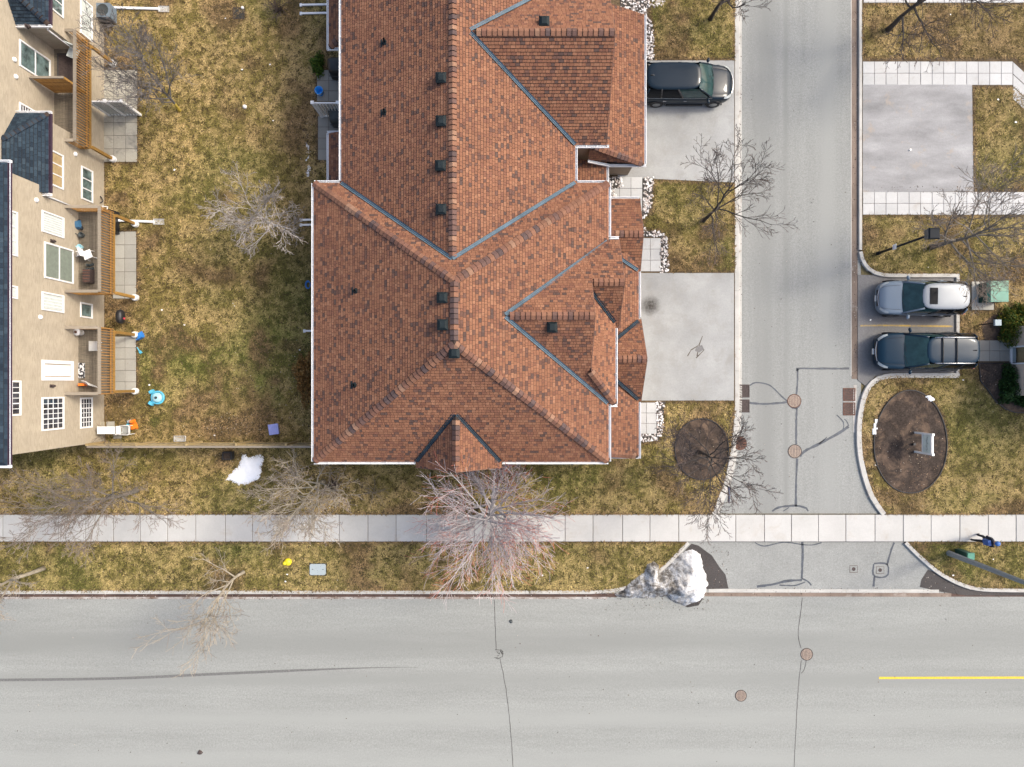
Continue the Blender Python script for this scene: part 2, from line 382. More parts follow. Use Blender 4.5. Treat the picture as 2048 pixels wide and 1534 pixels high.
LAWN = {
 'L1': [(-700,-700),(1470,-700),(1470,820),(1463,885),(1449,960),(1423,1029),(-700,1029)],
 'L2': [(1725,-700),(2800,-700),(2800,1029),(1772,1029),(1745,985),(1727,920),(1721,860),(1725,815),(1735,780),(1752,760),(1780,752),(1917,752),(1917,549),(1765,549),(1743,541),(1730,528),(1725,512)],
 'L3': [(-700,1084),(1376,1084),(1350,1112),(1318,1142),(1270,1170),(1222,1184),(-700,1184)],
 'L4': [(1812,1084),(1840,1112),(1880,1145),(1925,1168),(1965,1178),(2800,1180),(2800,1084)]}
LBL = {'L1': 'brown winter lawn around the houses left of the lane', 'L2': 'brown winter lawn right of the lane',
       'L3': 'narrow grass verge between sidewalk and street', 'L4': 'small grass verge by the pedestrian right of the lane mouth'}
for k, p in LAWN.items():
    m = MB(); m.prism(W(p), -.12, 0.0); struct(m.obj('lawn', MT['soil']), LBL[k])

# sidewalk of single slabs
m = MB(); m.prism(W([(-2500,1029.5),(4500,1029.5),(4500,1083.5),(-2500,1083.5)]), -.12, -.012)
walk = struct(m.obj('sidewalk', MT['joint']), 'pale concrete sidewalk crossing the whole picture')
x = -330.0; xs = []
while x < 2420: xs.append(x); x += 57.0+random.uniform(-3.5, 3.5)
for a, b in zip(xs, xs[1:]):
    x0, y0 = G(a+.5, 1083); x1, y1 = G(b-.5, 1029.5); t = .012+random.uniform(-.006, .008)
    m = MB(); e = .012
    m.add([(x0,y0,-.1),(x1,y0,-.1),(x1,y1,-.1),(x0,y1,-.1),(x0,y0,t-e),(x1,y0,t-e),(x1,y1,t-e),(x0,y1,t-e),(x0+e,y0+e,t),(x1-e,y0+e,t),(x1-e,y1-e,t),(x0+e,y1-e,t)],
          [(0,1,5,4),(1,2,6,5),(2,3,7,6),(3,0,4,7),(4,5,9,8),(5,6,10,9),(6,7,11,10),(7,4,8,11),(8,9,10,11)])
    m.obj('slab', MT['walk'], walk)

# kerbs and gutter pans
kerb(W([(-700,1184.5),(1180,1184.5)])+smooth_path(W([(1222,1182),(1270,1170),(1318,1143),(1350,1113),(1377,1085)])), .19, .025, 'street_kerb', 'kerb along the street bending up to the sidewalk', 4.0)
kerb(smooth_path(W([(1811,1085),(1840,1114),(1880,1147),(1925,1170),(1965,1179),(2040,1181)]))+W([(2800,1182)]), .2, .025, 'street_kerb', 'kerb sweeping round the verge at lower right', 4.0)
kerb(W([(1418,1182.5),(1880,1183.5)]), .20, ROAD_Z+.015, 'flush_kerb', 'flush concrete kerb across the lane mouth', 2.6, 'kerb')
LK = smooth_path(W([(1474,-700),(1474,300),(1474,700),(1474,815),(1468,885),(1454,960),(1428,1029)]), 8)
kerb(LK, .25, .015, 'lane_kerb', 'concrete kerb on the left side of the lane', 4.2)
RK = smooth_path(W([(1721,-700),(1721,200),(1721,500)]), 8)
kerb(RK, .17, .02, 'lane_kerb', 'concrete kerb on the right side of the lane above the parked cars', 4.2)
kerb(smooth_path(W([(1721,503),(1724,516),(1731,530),(1745,543),(1768,550),(1800,551)]))+W([(1919,551)]), .2, .03, 'bay_kerb', 'curved kerb above the silver car', 3.0)
kerb(W([(1915.5,554),(1915.5,748)]), .19, .03, 'bay_kerb', 'straight kerb behind the two parked cars', 2.6)
kerb(W([(1919,751),(1790,751)])+smooth_path(W([(1775,752),(1752,760),(1734,780),(1723,815),(1718,862),(1722,920),(1741,987),(1768,1029)])), .27, .03, 'bay_kerb', 'curved kerb from the parking bay down to the sidewalk', 2.8)
m = MB(); m.ribbon(W([(-700,1191.5),(1235,1191.5)]), .20, ROAD_Z+.004); m.ribbon(W([(1905,1189.5),(2800,1189.5)]), .26, ROAD_Z+.004)
m.obj('gutter_dirt', MT['gutter_dirt'], street)
m = MB(); m.ribbon(W([(-700,1197),(1215,1197)]), .11, ROAD_Z+.005); m.obj('gutter_pan', MT['gutter_pan'], street)
m = MB(); m.ribbon(W([(1410,1190),(1905,1191)]), .20, ROAD_Z+.004); m.obj('gutter_pan', MT['lane_pan'], street)
m = MB(); m.ribbon([(p[0]+.20, p[1]) for p in LK], .17, ROAD_Z+.006); m.obj('gutter_pan', MT['kerb'], lane)
m = MB(); m.ribbon(W([(1711,-700),(1711,758)]), .32, ROAD_Z+.006); m.obj('gutter_pan', MT['lane_pan'], lane)
m = MB(); m.ribbon(W([(1704,-700),(1704,752)]), .05, ROAD_Z+.010); m.obj('gutter_lip', MT['kerb'], lane)
m = MB(); m.ribbon(smooth_path(W([(1712,770),(1711,830),(1711,865)])), .16, ROAD_Z+.010); m.obj('gutter_pan', MT['kerb'], lane)

# driveways and parking bay
def sheet(name, px, mat, label, top=.008):
    m = MB(); m.prism(W(px), -.11, top); return struct(m.obj(name, MT[mat]), label)
sheet('driveway', [(1255,121),(1468.5,121),(1468.5,365),(1290,357),(1235,355)], 'drive', 'concrete driveway under the dark car at the house')
sheet('driveway', [(1240,546),(1468,546),(1468,801),(1240,801)], 'drive', 'empty concrete driveway with an oil stain before the garage')
sheet('driveway', [(1725.5,169),(1944,169),(1947,383),(1725.5,385)], 'drive_old', 'stained grey driveway between the two white paths')
sheet('parking_bay', [(1717,549),(1911,555),(1911,748),(1752,752),(1733,772),(1717,760)], 'bay', 'dark asphalt parking bay with two cars', ROAD_Z+.03)
bay = bpy.data.objects['parking_bay']
m = MB(); m.ribbon(W([(1722,651.5),(1760,650.5),(1907,652.5)]), .09, ROAD_Z+.036); m.obj('painted_line', MT['yellow_faded'], bay)
# oil stain and tyre dirt on the empty driveway (thin stains of real dirt)
def blob(cx, cy, rx, ry, n=22, jit=.18):
    r = random.Random(cx*7+cy); ph = [r.uniform(0, 6.28) for _ in range(3)]
    out = []
    for k in range(n):
        a = 2*math.pi*k/n; q = 1+jit*(math.sin(2*a+ph[0])+.7*math.sin(3*a+ph[1])+.5*math.sin(5*a+ph[2])+r.uniform(-.4, .4))
        out.append((cx+rx*q*math.cos(a), cy+ry*q*math.sin(a)))
    return out
def stain_mat(name, c, r0, r1, centre, rad, strength=.85):
    """a spill that thins out towards its edge"""
    m, nt, bs = base_mat(name); g = nt.nodes.new('ShaderNodeNewGeometry')
    d = nt.nodes.new('ShaderNodeVectorMath'); d.operation = 'DISTANCE'; nt.links.new(g.outputs['Position'], d.inputs[0]); d.inputs[1].default_value = centre
    mr = nt.nodes.new('ShaderNodeMapRange'); mr.inputs[1].default_value = rad; mr.inputs[2].default_value = 0; mr.inputs[3].default_value = 0; mr.inputs[4].default_value = 1
    nt.links.new(d.outputs['Value'], mr.inputs[0])
    n = noise(nt, pos(nt), 9, 5, .7)
    mm = nt.nodes.new('ShaderNodeMath'); mm.operation = 'MULTIPLY'; nt.links.new(mr.outputs[0], mm.inputs[0]); nt.links.new(n, mm.inputs[1])
    a = ramp(nt, mm.outputs[0], [(r0, (0, 0, 0)), (r1, (strength,)*3)])
    bs.inputs['Base Color'].default_value = (*c, 1); bs.inputs['Roughness'].default_value = .8
    nt.links.new(a, bs.inputs['Alpha']); return m
drv = [o for o in bpy.data.objects if o.name.startswith('driveway')]
cx, cy = G(1300, 611)
m = MB(); m.prism(W(blob(1302, 611, 36, 22)), .0085, .0115); m.obj('oil_stain', stain_mat('oil', (.04, .032, .026), .06, .5, (cx, cy, .01), .7, .75), drv[1])
cx, cy = G(1395, 698)
m = MB()
for a, b in (((1405,672),(1398,690)),((1398,690),(1382,700)),((1398,690),(1408,700)),((1408,700),(1392,716)),((1382,700),(1375,712)),((1396,700),(1394,712))): m.ribbon(W([a, b]), [.03, .06], .0115)
m.obj('crack', MT['joint'], drv[1])
m = MB(); m.prism(W([(1392,694),(1404,690),(1408,699),(1398,705),(1390,702)]), .008, .0118); m.obj('concrete_patch', MT['bay'], drv[1])

# seals, cracks, markings, drains in the road
def line(parent, pxs, w, mat, z=None, sm=True, name='crack_seal', jit=.0):
    p = W(pxs)
    if sm and len(p) > 2: p = smooth_path(p, 5)
    p = resample(p, .18); p = [(a+random.uniform(-jit, jit), b+random.uniform(-jit, jit)) for a, b in p]
    ws = [w*random.uniform(.75, 1.25) for _ in p]
    m = MB(); m.ribbon(p, ws, ROAD_Z+.006 if z is None else z); return m.obj(name, MT[mat], parent)
S = [([(1595,742),(1597,737),(1640,737),(1700,737)], .10), ([(1597,737),(1596,770),(1594,790)], .09), ([(1501,771),(1512,765),(1535,768),(1548,776),(1562,790),(1577,803)], .07),
     ([(1500,806),(1530,808),(1560,806),(1576,804)], .10), ([(1577,806),(1585,815),(1596,816),(1602,808)], .10), ([(1595,816),(1594,850),(1594,889)], .10),
     ([(1596,917),(1594,960),(1593,1013)], .11), ([(1601,913),(1612,902),(1640,888),(1680,866),(1699,853)], .13), ([(1688,858),(1689,845),(1675,830)], .06), ([(1699,852),(1695,842),(1690,838)], .05),
     ([(1640,888),(1656,874)], .05), ([(1546,1023),(1560,1015),(1593,1012),(1614,1017),(1618,1023)], .10), ([(1568,1023),(1580,1015)], .05)]
for p, w in S: line(lane, p, w, 'seal', jit=.006)
S = [([(1606,1084),(1607,1110),(1605,1158)], .10), ([(1605,1158),(1618,1164),(1624,1172)], .08), ([(1515,1174),(1545,1170),(1575,1163),(1605,1161)], .12), ([(1560,1171),(1590,1172),(1612,1165)], .07),
     ([(1511,1086),(1528,1093),(1550,1089),(1572,1085),(1600,1089),(1625,1091),(1645,1086)], .06), ([(1790,1086),(1783,1105),(1776,1131)], .09), ([(1750,1128),(1776,1129),(1776,1153),(1750,1153),(1749,1129)], .08), ([(1751,1153),(1749,1174)], .10)]
for p, w in S: line(apron, p, w, 'seal', ROAD_Z+.010, jit=.006)
S = [[(1606,1197),(1604,1220),(1598,1260),(1600,1285),(1604,1298)], [(1604,1322),(1598,1380),(1594,1450),(1590,1534),(1590,1600)], [(1614,1322),(1610,1340),(1604,1348)],
     [(988,1200),(990,1240),(992,1300)], [(1000,1318),(1012,1380),(1020,1450),(1026,1534),(1028,1600)]]
for p in S: line(street, p, .026, 'crack', jit=.012, name='crack')
for k in range(14):
    a = random.uniform(0, 6.28); b = a+random.uniform(.5, 1.1); r = random.uniform(4, 14)
    line(street, [(994+r*math.cos(a), 1310+r*.9*math.sin(a)), (994+r*math.cos(b), 1310+r*.9*math.sin(b))], .03, 'crack', sm=False, name='crack')
p = resample(smooth_path(W([(-120,1362),(60,1361),(240,1358),(420,1350),(600,1342),(740,1337),(835,1336)]), 8), .25)
m = MB(); n = len(p); m.ribbon(p, [.14*(1 if k < n*.7 else max(.12, 1-(k-n*.7)/(n*.3))) for k in range(n)], ROAD_Z+.005); m.obj('tyre_mark', MT['skid'], street)
m = MB(); m.ribbon(W([(1760,1357.5),(2800,1355)]), .12, ROAD_Z+.006); m.obj('painted_line', MT['yellow'], street)
m = MB(); m.prism(W([(1384,1088),(1398,1092),(1425,1112),(1440,1135),(1452,1150),(1458,1178),(1400,1180),(1330,1178),(1345,1130)]), ROAD_Z, ROAD_Z+.009); m.obj('wet_patch', MT['wet'], apron)
m = MB(); m.prism(W([(1845,1160),(1858,1140),(1884,1150),(1926,1172),(1962,1182),(2100,1184),(2100,1192),(1935,1192),(1880,1184),(1842,1175)]), ROAD_Z, ROAD_Z+.011); m.obj('wet_patch', MT['wet'], apron)
m = MB(); m.prism(W([(1345,1192),(1412,1190),(1398,1212),(1376,1216),(1360,1208)]), ROAD_Z, ROAD_Z+.008); m.obj('wet_patch', MT['wet'], street)

def manhole(px, py, r, label, mat='iron', rim='iron_dark', z=ROAD_Z, grp='round manhole covers'):
    x, y = G(px, py); t = thing('manhole_cover', label, 'manhole', (x, y, z), grp)
    m = MB(); m.lathe(x, y, [(r, z), (r, z+.011), (r*.9, z+.012), (r*.9, z+.006), (0.01, z+.006)], 28); m.obj('ring', MT[rim], t)
    m = MB(); m.lathe(x, y, [(r*.87, z+.004), (r*.87, z+.012), (.01, z+.012)], 28); lid = m.obj('lid', MT[mat], t)
    m = MB()
    for k in range(-3, 4):
        h = math.sqrt(max(.01, .78**2-(k*.22)**2))*r
        m.box(x+k*.22*r-.007, y-h, z+.0125, x+k*.22*r+.007, y+h, z+.018)
    m.obj('tread', MT[rim], lid)
manhole(1590, 802, .37, 'manhole between the drain pairs where four tar seams meet', 'iron', 'rust')
manhole(1591, 903, .37, 'manhole in the middle of the lane below the other one', 'iron')
manhole(1481, 887, .36, 'rust brown manhole at the lane edge under bare branches', 'rust', 'rust', z=ROAD_Z+.012)
manhole(1615, 1310, .33, 'manhole on the street crack below the lane mouth', 'iron')
manhole(1483, 1393, .31, 'manhole alone in the middle of the street', 'iron')
def drain(px, py, label, mat):
    x, y = G(px, py); z = ROAD_Z+.012; w, h = .32, .34
    t = thing('storm_drain', label, 'drain', (x, y, z), 'storm drain grates'); m = MB()
    for a, b, c, d in ((-w,-h,w,-h+.05),(-w,h-.05,w,h),(-w,-h+.05,-w+.05,h-.05),(w-.05,-h+.05,w,h-.05)): m.box(x+a, y+b, z-.03, x+c, y+d, z+.012)
    m.obj('frame', MT[mat], t)
    m = MB(); m.box(x-w+.05, y-h+.05, z-.03, x+w-.05, y+h-.05, z-.009); m.obj('pit', MT['iron_dark'], t)
    for k in range(-3, 4):
        m = MB(); yy = y+k*.085; m.bar((x-w+.05, yy-.03, z), (x, yy+.05, z), .026, .016); m.bar((x, yy+.05, z), (x+w-.05, yy-.03, z), .026, .016); m.obj('bar', MT[mat], t)
drain(1488, 782, 'upper dark drain grate at the left lane kerb', 'iron_dark'); drain(1488, 812, 'lower dark drain grate at the left lane kerb', 'iron_dark')
drain(1700, 789, 'upper rusty drain grate at the right lane kerb', 'rust'); drain(1700, 818, 'lower rusty drain grate at the right lane kerb', 'rust')
def valve(px, py, label):
    x, y = G(px, py); z = ROAD_Z+.003; t = thing('valve_cover', label, 'valve cover', (x, y, z), 'small valve covers')
    m = MB(); m.box(x-.2, y-.18, z, x+.2, y+.18, z+.006); m.obj('surround', MT['apron'], t)
    m = MB(); m.ribbon([(x-.2,y-.18),(x+.2,y-.18),(x+.2,y+.18),(x-.2,y+.18),(x-.2,y-.18)], .03, z+.009); m.obj('joint', MT['joint'], t)
    m = MB(); m.lathe(x, y, [(.1, z+.006), (.1, z+.012), (.07, z+.012), (.07, z+.009), (.01, z+.009)], 16); m.obj('cap', MT['iron_dark'], t)
valve(1709, 1139, 'small square valve cover in the lane mouth'); valve(1762, 1141, 'small valve cover boxed in by tar seams')
# debris on the street
def litter(px, py, s, label, mat, h=.06, z=ROAD_Z, n=7):
    x, y = G(px, py); r = random.Random(px); m = MB(); poly = [(x+s*r.uniform(.6, 1.1)*math.cos(6.283*k/n), y+s*r.uniform(.6, 1.1)*math.sin(6.283*k/n)) for k in range(n)]
    c = (x+r.uniform(-.3, .3)*s, y+r.uniform(-.3, .3)*s, z+h)
    v = [(p[0], p[1], z) for p in poly]+[(c[0]+.6*(p[0]-c[0]), c[1]+.6*(p[1]-c[1]), z+h*r.uniform(.5, .8)) for p in poly]+[c]
    m.add(v, [(k, (k+1)%n, n+(k+1)%n, n+k) for k in range(n)]+[(n+k, n+(k+1)%n, 2*n) for k in range(n)])
    return tag(m.obj('debris', MT[mat]), label, 'debris', 'bits of debris on the street')
litter(398, 1507, .16, 'dark red brown lump lying on the street at lower left', 'iron_dark', .1)
litter(1022, 1244, .12, 'dark round lump on the street below the red tipped tree', 'charcoal', .08)

# paths of pavers: parent bed and one paver each
def pavers(name, label, corner_px, nx, ny, sx, sy, mat='paver', skip=(), z=.016, group_name='paver'):
    """corner_px: upper left in the photo; sx, sy: paver size in metres"""
    X0, Y0 = G(*corner_px); m = MB(); m.box(X0, Y0-ny*sy, -.1, X0+nx*sx, Y0, .004); root = struct(m.obj(name, MT['joint']), label)
    e = .01
    for i in range(nx):
        for j in range(ny):
            if (i, j) in skip: continue
            t = z+random.uniform(-.004, .006); x0 = X0+i*sx+.008; x1 = X0+(i+1)*sx-.008; y1 = Y0-j*sy-.008; y0 = Y0-(j+1)*sy+.008
            m = MB(); m.add([(x0,y0,-.05),(x1,y0,-.05),(x1,y1,-.05),(x0,y1,-.05),(x0,y0,t-e),(x1,y0,t-e),(x1,y1,t-e),(x0,y1,t-e),(x0+e,y0+e,t),(x1-e,y0+e,t),(x1-e,y1-e,t),(x0+e,y1-e,t)],
              [(0,1,5,4),(1,2,6,5),(2,3,7,6),(3,0,4,7),(4,5,9,8),(5,6,10,9),(6,7,11,10),(7,4,8,11),(8,9,10,11)])
            m.obj(group_name, MT[mat], root)
    return root
pv = .605
pavers('paved_path', 'white paved path above the stained driveway', (1725.5, 123), 13, 2, pv, .62)
pavers('paved_path', 'white paved path below the stained driveway', (1725.5, 384), 16, 2, pv, .60)
pavers('paved_path', 'white paved path at the top right corner', (1727, -40), 16, 2, pv, .60)
pavers('paved_path', 'short grey paved path between dark car and brick house', (1938, 680.5), 4, 2, .54, .555, 'patio_grey')
a, b, c, d = G(2025, 123), G(2075, 170), G(2075, 215), G(2025, 170)
m = MB(); m.prism([a, b, (b[0], b[1]-1.7), (a[0], a[1]-1.9)], -.05, .010); bend = m.obj('paved_path', MT['joint']); struct(bend, 'bend of the white paved path at the right edge')
for q in range(3):
    x0, y0 = G(2026, 125+q*25); t = .02; s = .6
    m = MB(); m.prism([(x0, y0), (x0+s, y0-.55), (x0+s, y0-.55-s), (x0, y0-s)], -.05, t); m.obj('paver', MT['paver'], bend)
    m = MB(); m.prism([(x0+s+.012, y0-.57), (x0+2*s, y0-1.12), (x0+2*s, y0-1.12-s), (x0+s+.012, y0-.57-s)], -.05, t); m.obj('paver', MT['paver'], bend)
pavers('front_path', 'white paved entry walk beside the porch roof', (1216, 354), 3, 3, .60, .60, 'paver', skip=((0, 0),))
pavers('front_path', 'white pavers between the entry gable and the empty driveway', (1279, 476), 2, 3, .56, .585)
pavers('front_path', 'white pavers below the empty driveway', (1272, 805), 2, 3, .54, .55)
pavers('patio', 'large tan patio of slabs below the upper deck', (180, 140), 4, 7, .62, .69, 'patio')
pavers('patio', 'pale slab patio below the cluttered middle deck', (226, 463), 2, 5, .61, .705, 'patio_clean')
pavers('patio', 'pale slab patio below the lower deck', (228, 673), 2, 5, .58, .595, 'patio_clean')
pavers('patio', 'narrow slab patio north of the white privacy screen', (634, 140), 3, 3, .62, .55, 'patio_grey')
pavers('patio', 'narrow slab patio south of the white privacy screen', (636, 232), 3, 4, .55, .58, 'patio_grey')

# planting beds
def bed(name, px, label, mat='mulch', top=.03, edge=True):
    m = MB(); m.prism(W(px), -.05, top); o = struct(m.obj(name, MT[mat]), label)
    if edge:
        p = W(px); p = resample(p+[p[0]], .15); e = MB(); sweep(e, p, .05, -.02, top+.045, .012); e.obj('edging', MT['black'], o)
    return o
bed('planting_bed', [(1820+73*math.cos(k*math.pi/18)*(1+.06*math.sin(k*math.pi/18)), 883+103*math.sin(k*math.pi/18)) for k in range(36)], 'oval mulch bed around the white framed sign')
bed('planting_bed', [(1403+54*math.cos(k*math.pi/14), 898+61*math.sin(k*math.pi/14)) for k in range(28)], 'round mulch bed at the foot of a bare tree by the lane')
bed('planting_bed', [(1957,726),(2022,726),(2080,726),(2080,826),(2030,825),(2010,818),(1990,802),(1975,780),(1960,762)], 'dark mulch bed below the short grey path', edge=True)
bed('planting_bed', [(1962,650),(1985,632),(2010,624),(2080,622),(2080,680),(1968,680)], 'dark mulch bed above the short grey path', edge=False)
bed('planting_bed', [(600,255),(625,250),(632,365),(612,372),(602,330)], 'strip of bare soil with melting snow by the house', 'mulch', .006, False)
bed('planting_bed', [(598,690),(640,660),(640,860),(604,850)], 'strip of leafy soil along the house wall', 'mulch', .006, False)

EXCL = [[(1235,119),(1475,119),(1475,367),(1287,360),(1235,358)], [(1235,544),(1475,544),(1475,803),(1235,803)], [(1720,118),(2030,118),(2110,190),(2110,240),(2025,174),(1946,174),(1949,386),(1720,386)],
        [(1720,382),(2200,382),(2200,431),(1720,431)], [(1720,-60),(2200,-60),(2200,8),(1720,8)], [(1930,678),(2030,678),(2030,725),(1930,725)],
        [(178,138),(276,138),(276,326),(178,326)], [(224,461),(275,461),(275,599),(224,599)], [(226,671),(275,671),(275,788),(226,788)],
        [(632,138),(700,138),(700,206),(632,206)], [(634,230),(700,230),(700,322),(634,322)],
        [(1820+75*math.cos(k*math.pi/18), 883+105*math.sin(k*math.pi/18)) for k in range(36)], [(1403+55*math.cos(k*math.pi/14), 898+62*math.sin(k*math.pi/14)) for k in range(28)],
        [(1957,724),(2080,724),(2080,827),(2030,826),(2010,819),(1990,803),(1975,781),(1960,763)], [(1962,650),(1985,632),(2010,624),(2080,622),(2080,680),(1968,680)],
        [(-300,-300),(209,-300),(209,888),(-300,888)], [(700,-300),(1250,-300),(1250,880),(700,880)],
        [(1240,0),(1300,-60),(1300,30),(1306,60),(1306,122),(1240,122)], [(1230,354),(1308,354),(1306,400),(1304,425),(1284,440),(1290,462),(1320,462),(1334,475),(1337,546),(1230,546)], [(1230,803),(1330,803),(1325,860),(1315,884),(1230,886)],
        [(1942,562),(1990,562),(1990,622),(1942,622)]]

# grit and leaf crumbs gathered in the gutters and round the melting snow
rd = random.Random(91); m = MB()
for (x0, x1, y0, y1, n) in ((-40, 1230, 1188, 1200, 520), (1210, 1420, 1185, 1222, 160), (1380, 1460, 1095, 1180, 110), (1850, 2060, 1150, 1195, 160), (1706, 1718, -20, 760, 220), (1476, 1486, -20, 820, 120), (1490, 1700, 20, 1020, 70), (0, 2048, 1210, 1534, 150), (1400, 1860, 1176, 1194, 120), (1725, 1945, 372, 386, 70)):
    for k in range(n):
        x, y = G(rd.uniform(x0, x1), rd.uniform(y0, y1)); s_ = rd.uniform(.012, .04); a = rd.uniform(0, 6.28); c = rd.choice([(.05,.035,.028), (.09,.06,.045), (.16,.12,.09), (.40,.36,.31), (.06,.05,.045)]); z = (.010 if 372 < 767-y*FPX/CAM_H < 386 else ROAD_Z+.012)
        m.add([(x+s_*math.cos(a), y+s_*math.sin(a), z), (x-s_*.7*math.sin(a), y+s_*.7*math.cos(a), z), (x-s_*math.cos(a), y-s_*math.sin(a), z), (x+s_*.7*math.sin(a), y-s_*.7*math.cos(a), z), (x, y, z+s_*.6)], [(0,1,4),(1,2,4),(2,3,4),(3,0,4)], 0, c)
tag(m.obj('road_grit', MT['pebble'], attr='col'), 'dark grit and leaf crumbs along kerbs and road', 'grit', kind='stuff')

# ------------------------------------------------------------------ roofing
def clip(poly, planes2d):
    for (nx, ny, d) in planes2d:
        out = []; n = len(poly)
        for i in range(n):
            a, b = poly[i], poly[(i+1) % n]; da = nx*a[0]+ny*a[1]-d; db = nx*b[0]+ny*b[1]-d
            if da >= 0: out.append(a)
            if (da >= 0) != (db >= 0):
                t = da/(da-db); out.append((a[0]+(b[0]-a[0])*t, a[1]+(b[1]-a[1])*t))
        poly = out
        if len(poly) < 3: return []
    return poly
TERRA = [((.232,.110,.064), 38), ((.208,.096,.057), 25), ((.176,.081,.052), 16), ((.124,.066,.049), 11), ((.092,.058,.048), 5), ((.258,.128,.076), 8)]
NAVY = [((.020,.034,.050), 40), ((.025,.042,.060), 30), ((.014,.024,.037), 22), ((.032,.050,.068), 10)]
def pick(pal, r):
    t = r.uniform(0, sum(w for _, w in pal))
    for c, w in pal:
        t -= w
        if t <= 0: break
    k = r.uniform(.9, 1.1); return (c[0]*k, c[1]*k, c[2]*k)
PLANES = []          # (poly, normal) of the terracotta house, used to find the roof height
class Roof:
    def __init__(s, pal, expo=.138, wid=(.10, .23), seed=3): s.pal = pal; s.expo = expo; s.wid = wid; s.r = random.Random(seed); s.tabs = []; s.decks = []
    def plane(s, poly, keep=True):
        P = [Vector(p) for p in poly]; n = Vector((0, 0, 0))
        for i in range(len(P)): n += P[i].cross(P[(i+1) % len(P)])
        n.normalize()
        if n.z < 0: P.reverse(); n = -n
        s.decks.append(P)
        u = Vector((0, 0, 1)).cross(n).normalized(); v = n.cross(u).normalized(); o = P[0]
        q = [((p-o).dot(u), (p-o).dot(v)) for p in P]
        hp = []
        for i in range(len(q)):
            a, b = q[i], q[(i+1) % len(q)]; dx, dy = b[0]-a[0], b[1]-a[1]; L = math.hypot(dx, dy)
            if L > 1e-6: hp.append((-dy/L, dx/L, (-dy*a[0]+dx*a[1])/L))
        v0 = min(p[1] for p in q); v1 = max(p[1] for p in q); u0 = min(p[0] for p in q); u1 = max(p[0] for p in q)
        k = 0; e = s.expo; r = s.r
        while v0+k*e < v1:
            va = v0+k*e; x = u0-r.uniform(0, .3)
            while x < u1:
                w = r.uniform(*s.wid); w = min(w, .4)
                rect = [(x, va), (x+w-.012, va), (x+w-.012, va+e-.028), (x, va+e-.028)]
                c = clip(rect, hp)
                if len(c) >= 3:
                    full = len(c) == 4 and all(any(abs(a[0]-b[0])+abs(a[1]-b[1]) < 1e-6 for b in rect) for a in c)
                    s.tabs.append((o, u, v, n, c, va, pick(s.pal, r), full, w-.012))
                x += w
            k += 1
        return s
    def emit(s, parent, mat_deck, single=0, prefer=None, extra=None):
        m = MB()
        for P in s.decks: m.add(P, [tuple(range(len(P)))])
        if extra: extra(m)
        roof = m.obj('roof', MT[mat_deck], parent)
        one = set()
        if single:
            idx = [i for i, t in enumerate(s.tabs) if t[7] and (prefer is None or prefer(t))]
            idx.sort(key=lambda i: -(s.tabs[i][8]*(1+.02*(s.tabs[i][0]+s.tabs[i][1]*s.tabs[i][4][0][0]+s.tabs[i][2]*s.tabs[i][4][0][1]).z)))
            one = set(idx[:single])
        f = MB(); e = s.expo; um = None
        for i, (o, u, v, n, c, va, colr, full, w) in enumerate(s.tabs):
            if i in one:
                if um is None:
                    q = MB(); q.add([(0,0,.026),(1,0,.026),(1,1,.010),(0,1,.010),(0,0,0),(1,0,0),(1,1,0),(0,1,0)], [(0,1,2,3),(4,5,1,0),(5,6,2,1),(6,7,3,2),(7,4,0,3)])
                    um = bpy.data.meshes.new('shingle'); um.from_pydata(q.v, [], q.f); um.materials.append(MT['shingle_one']); um.update()
                org = o+u*c[0][0]+v*va; xs_ = [p[0] for p in c]; org = o+u*min(xs_)+v*va
                ob = inst('shingle', um, frame(org, u*w, v*(e-.028), n), roof); ob.color = (*colr, 1)
                continue
            k = len(c); top = []; bot = []
            for (a, b) in c:
                h = .026-.016*(b-va)/(e-.028); p = o+u*a+v*b; top.append(p+n*h); bot.append(p)
            f.add(top+bot, [tuple(range(k))]+[(j+k, (j+1) % k+k, (j+1) % k, j) for j in range(k)], 0, colr)
        sf = f.obj('shingle_field', MT['shingle'], roof, attr='col'); sf['kind'] = 'stuff'
        return roof

def cap_mesh(ang, length=.26, half=.17):
    m = MB(); pr = []
    for k in range(-3, 4):
        t = k/3; y = half*t; z = -abs(y)*math.tan(ang)+(.03*(1-abs(t))**0 if k == 0 else 0)*0
        pr.append((y, z-.0))
    v = []
    for x, lift in ((0, .046), (length, .078)):
        for y, z in pr: v.append((x, y, z+lift+.012*(1-abs(y)/half)))
    for x in (0, length):
        for y, z in pr: v.append((x, y, z-.01))
    n = len(pr); f = [(j, j+n, j+1+n, j+1) for j in range(n-1)]+[(n+j, 3*n+j, 3*n+j+1, n+j+1) for j in range(n-1)]+[(0, 2*n, 3*n, n), (n-1, 2*n-1, 4*n-1, 3*n-1)]
    f += [(j+1, 2*n+j+1, 2*n+j, j) for j in range(n-1)]
    me = bpy.data.meshes.new('ridge_cap'); me.from_pydata(m.v+v, [], f); me.materials.append(MT['shingle_one']); me.update(); return me
CAPPAL = [((.205,.104,.066), 36), ((.170,.086,.060), 30), ((.120,.072,.060), 20), ((.092,.064,.060), 8), ((.250,.145,.096), 6)]
CAPNAVY = [((.030,.044,.060), 1), ((.018,.028,.042), 1)]
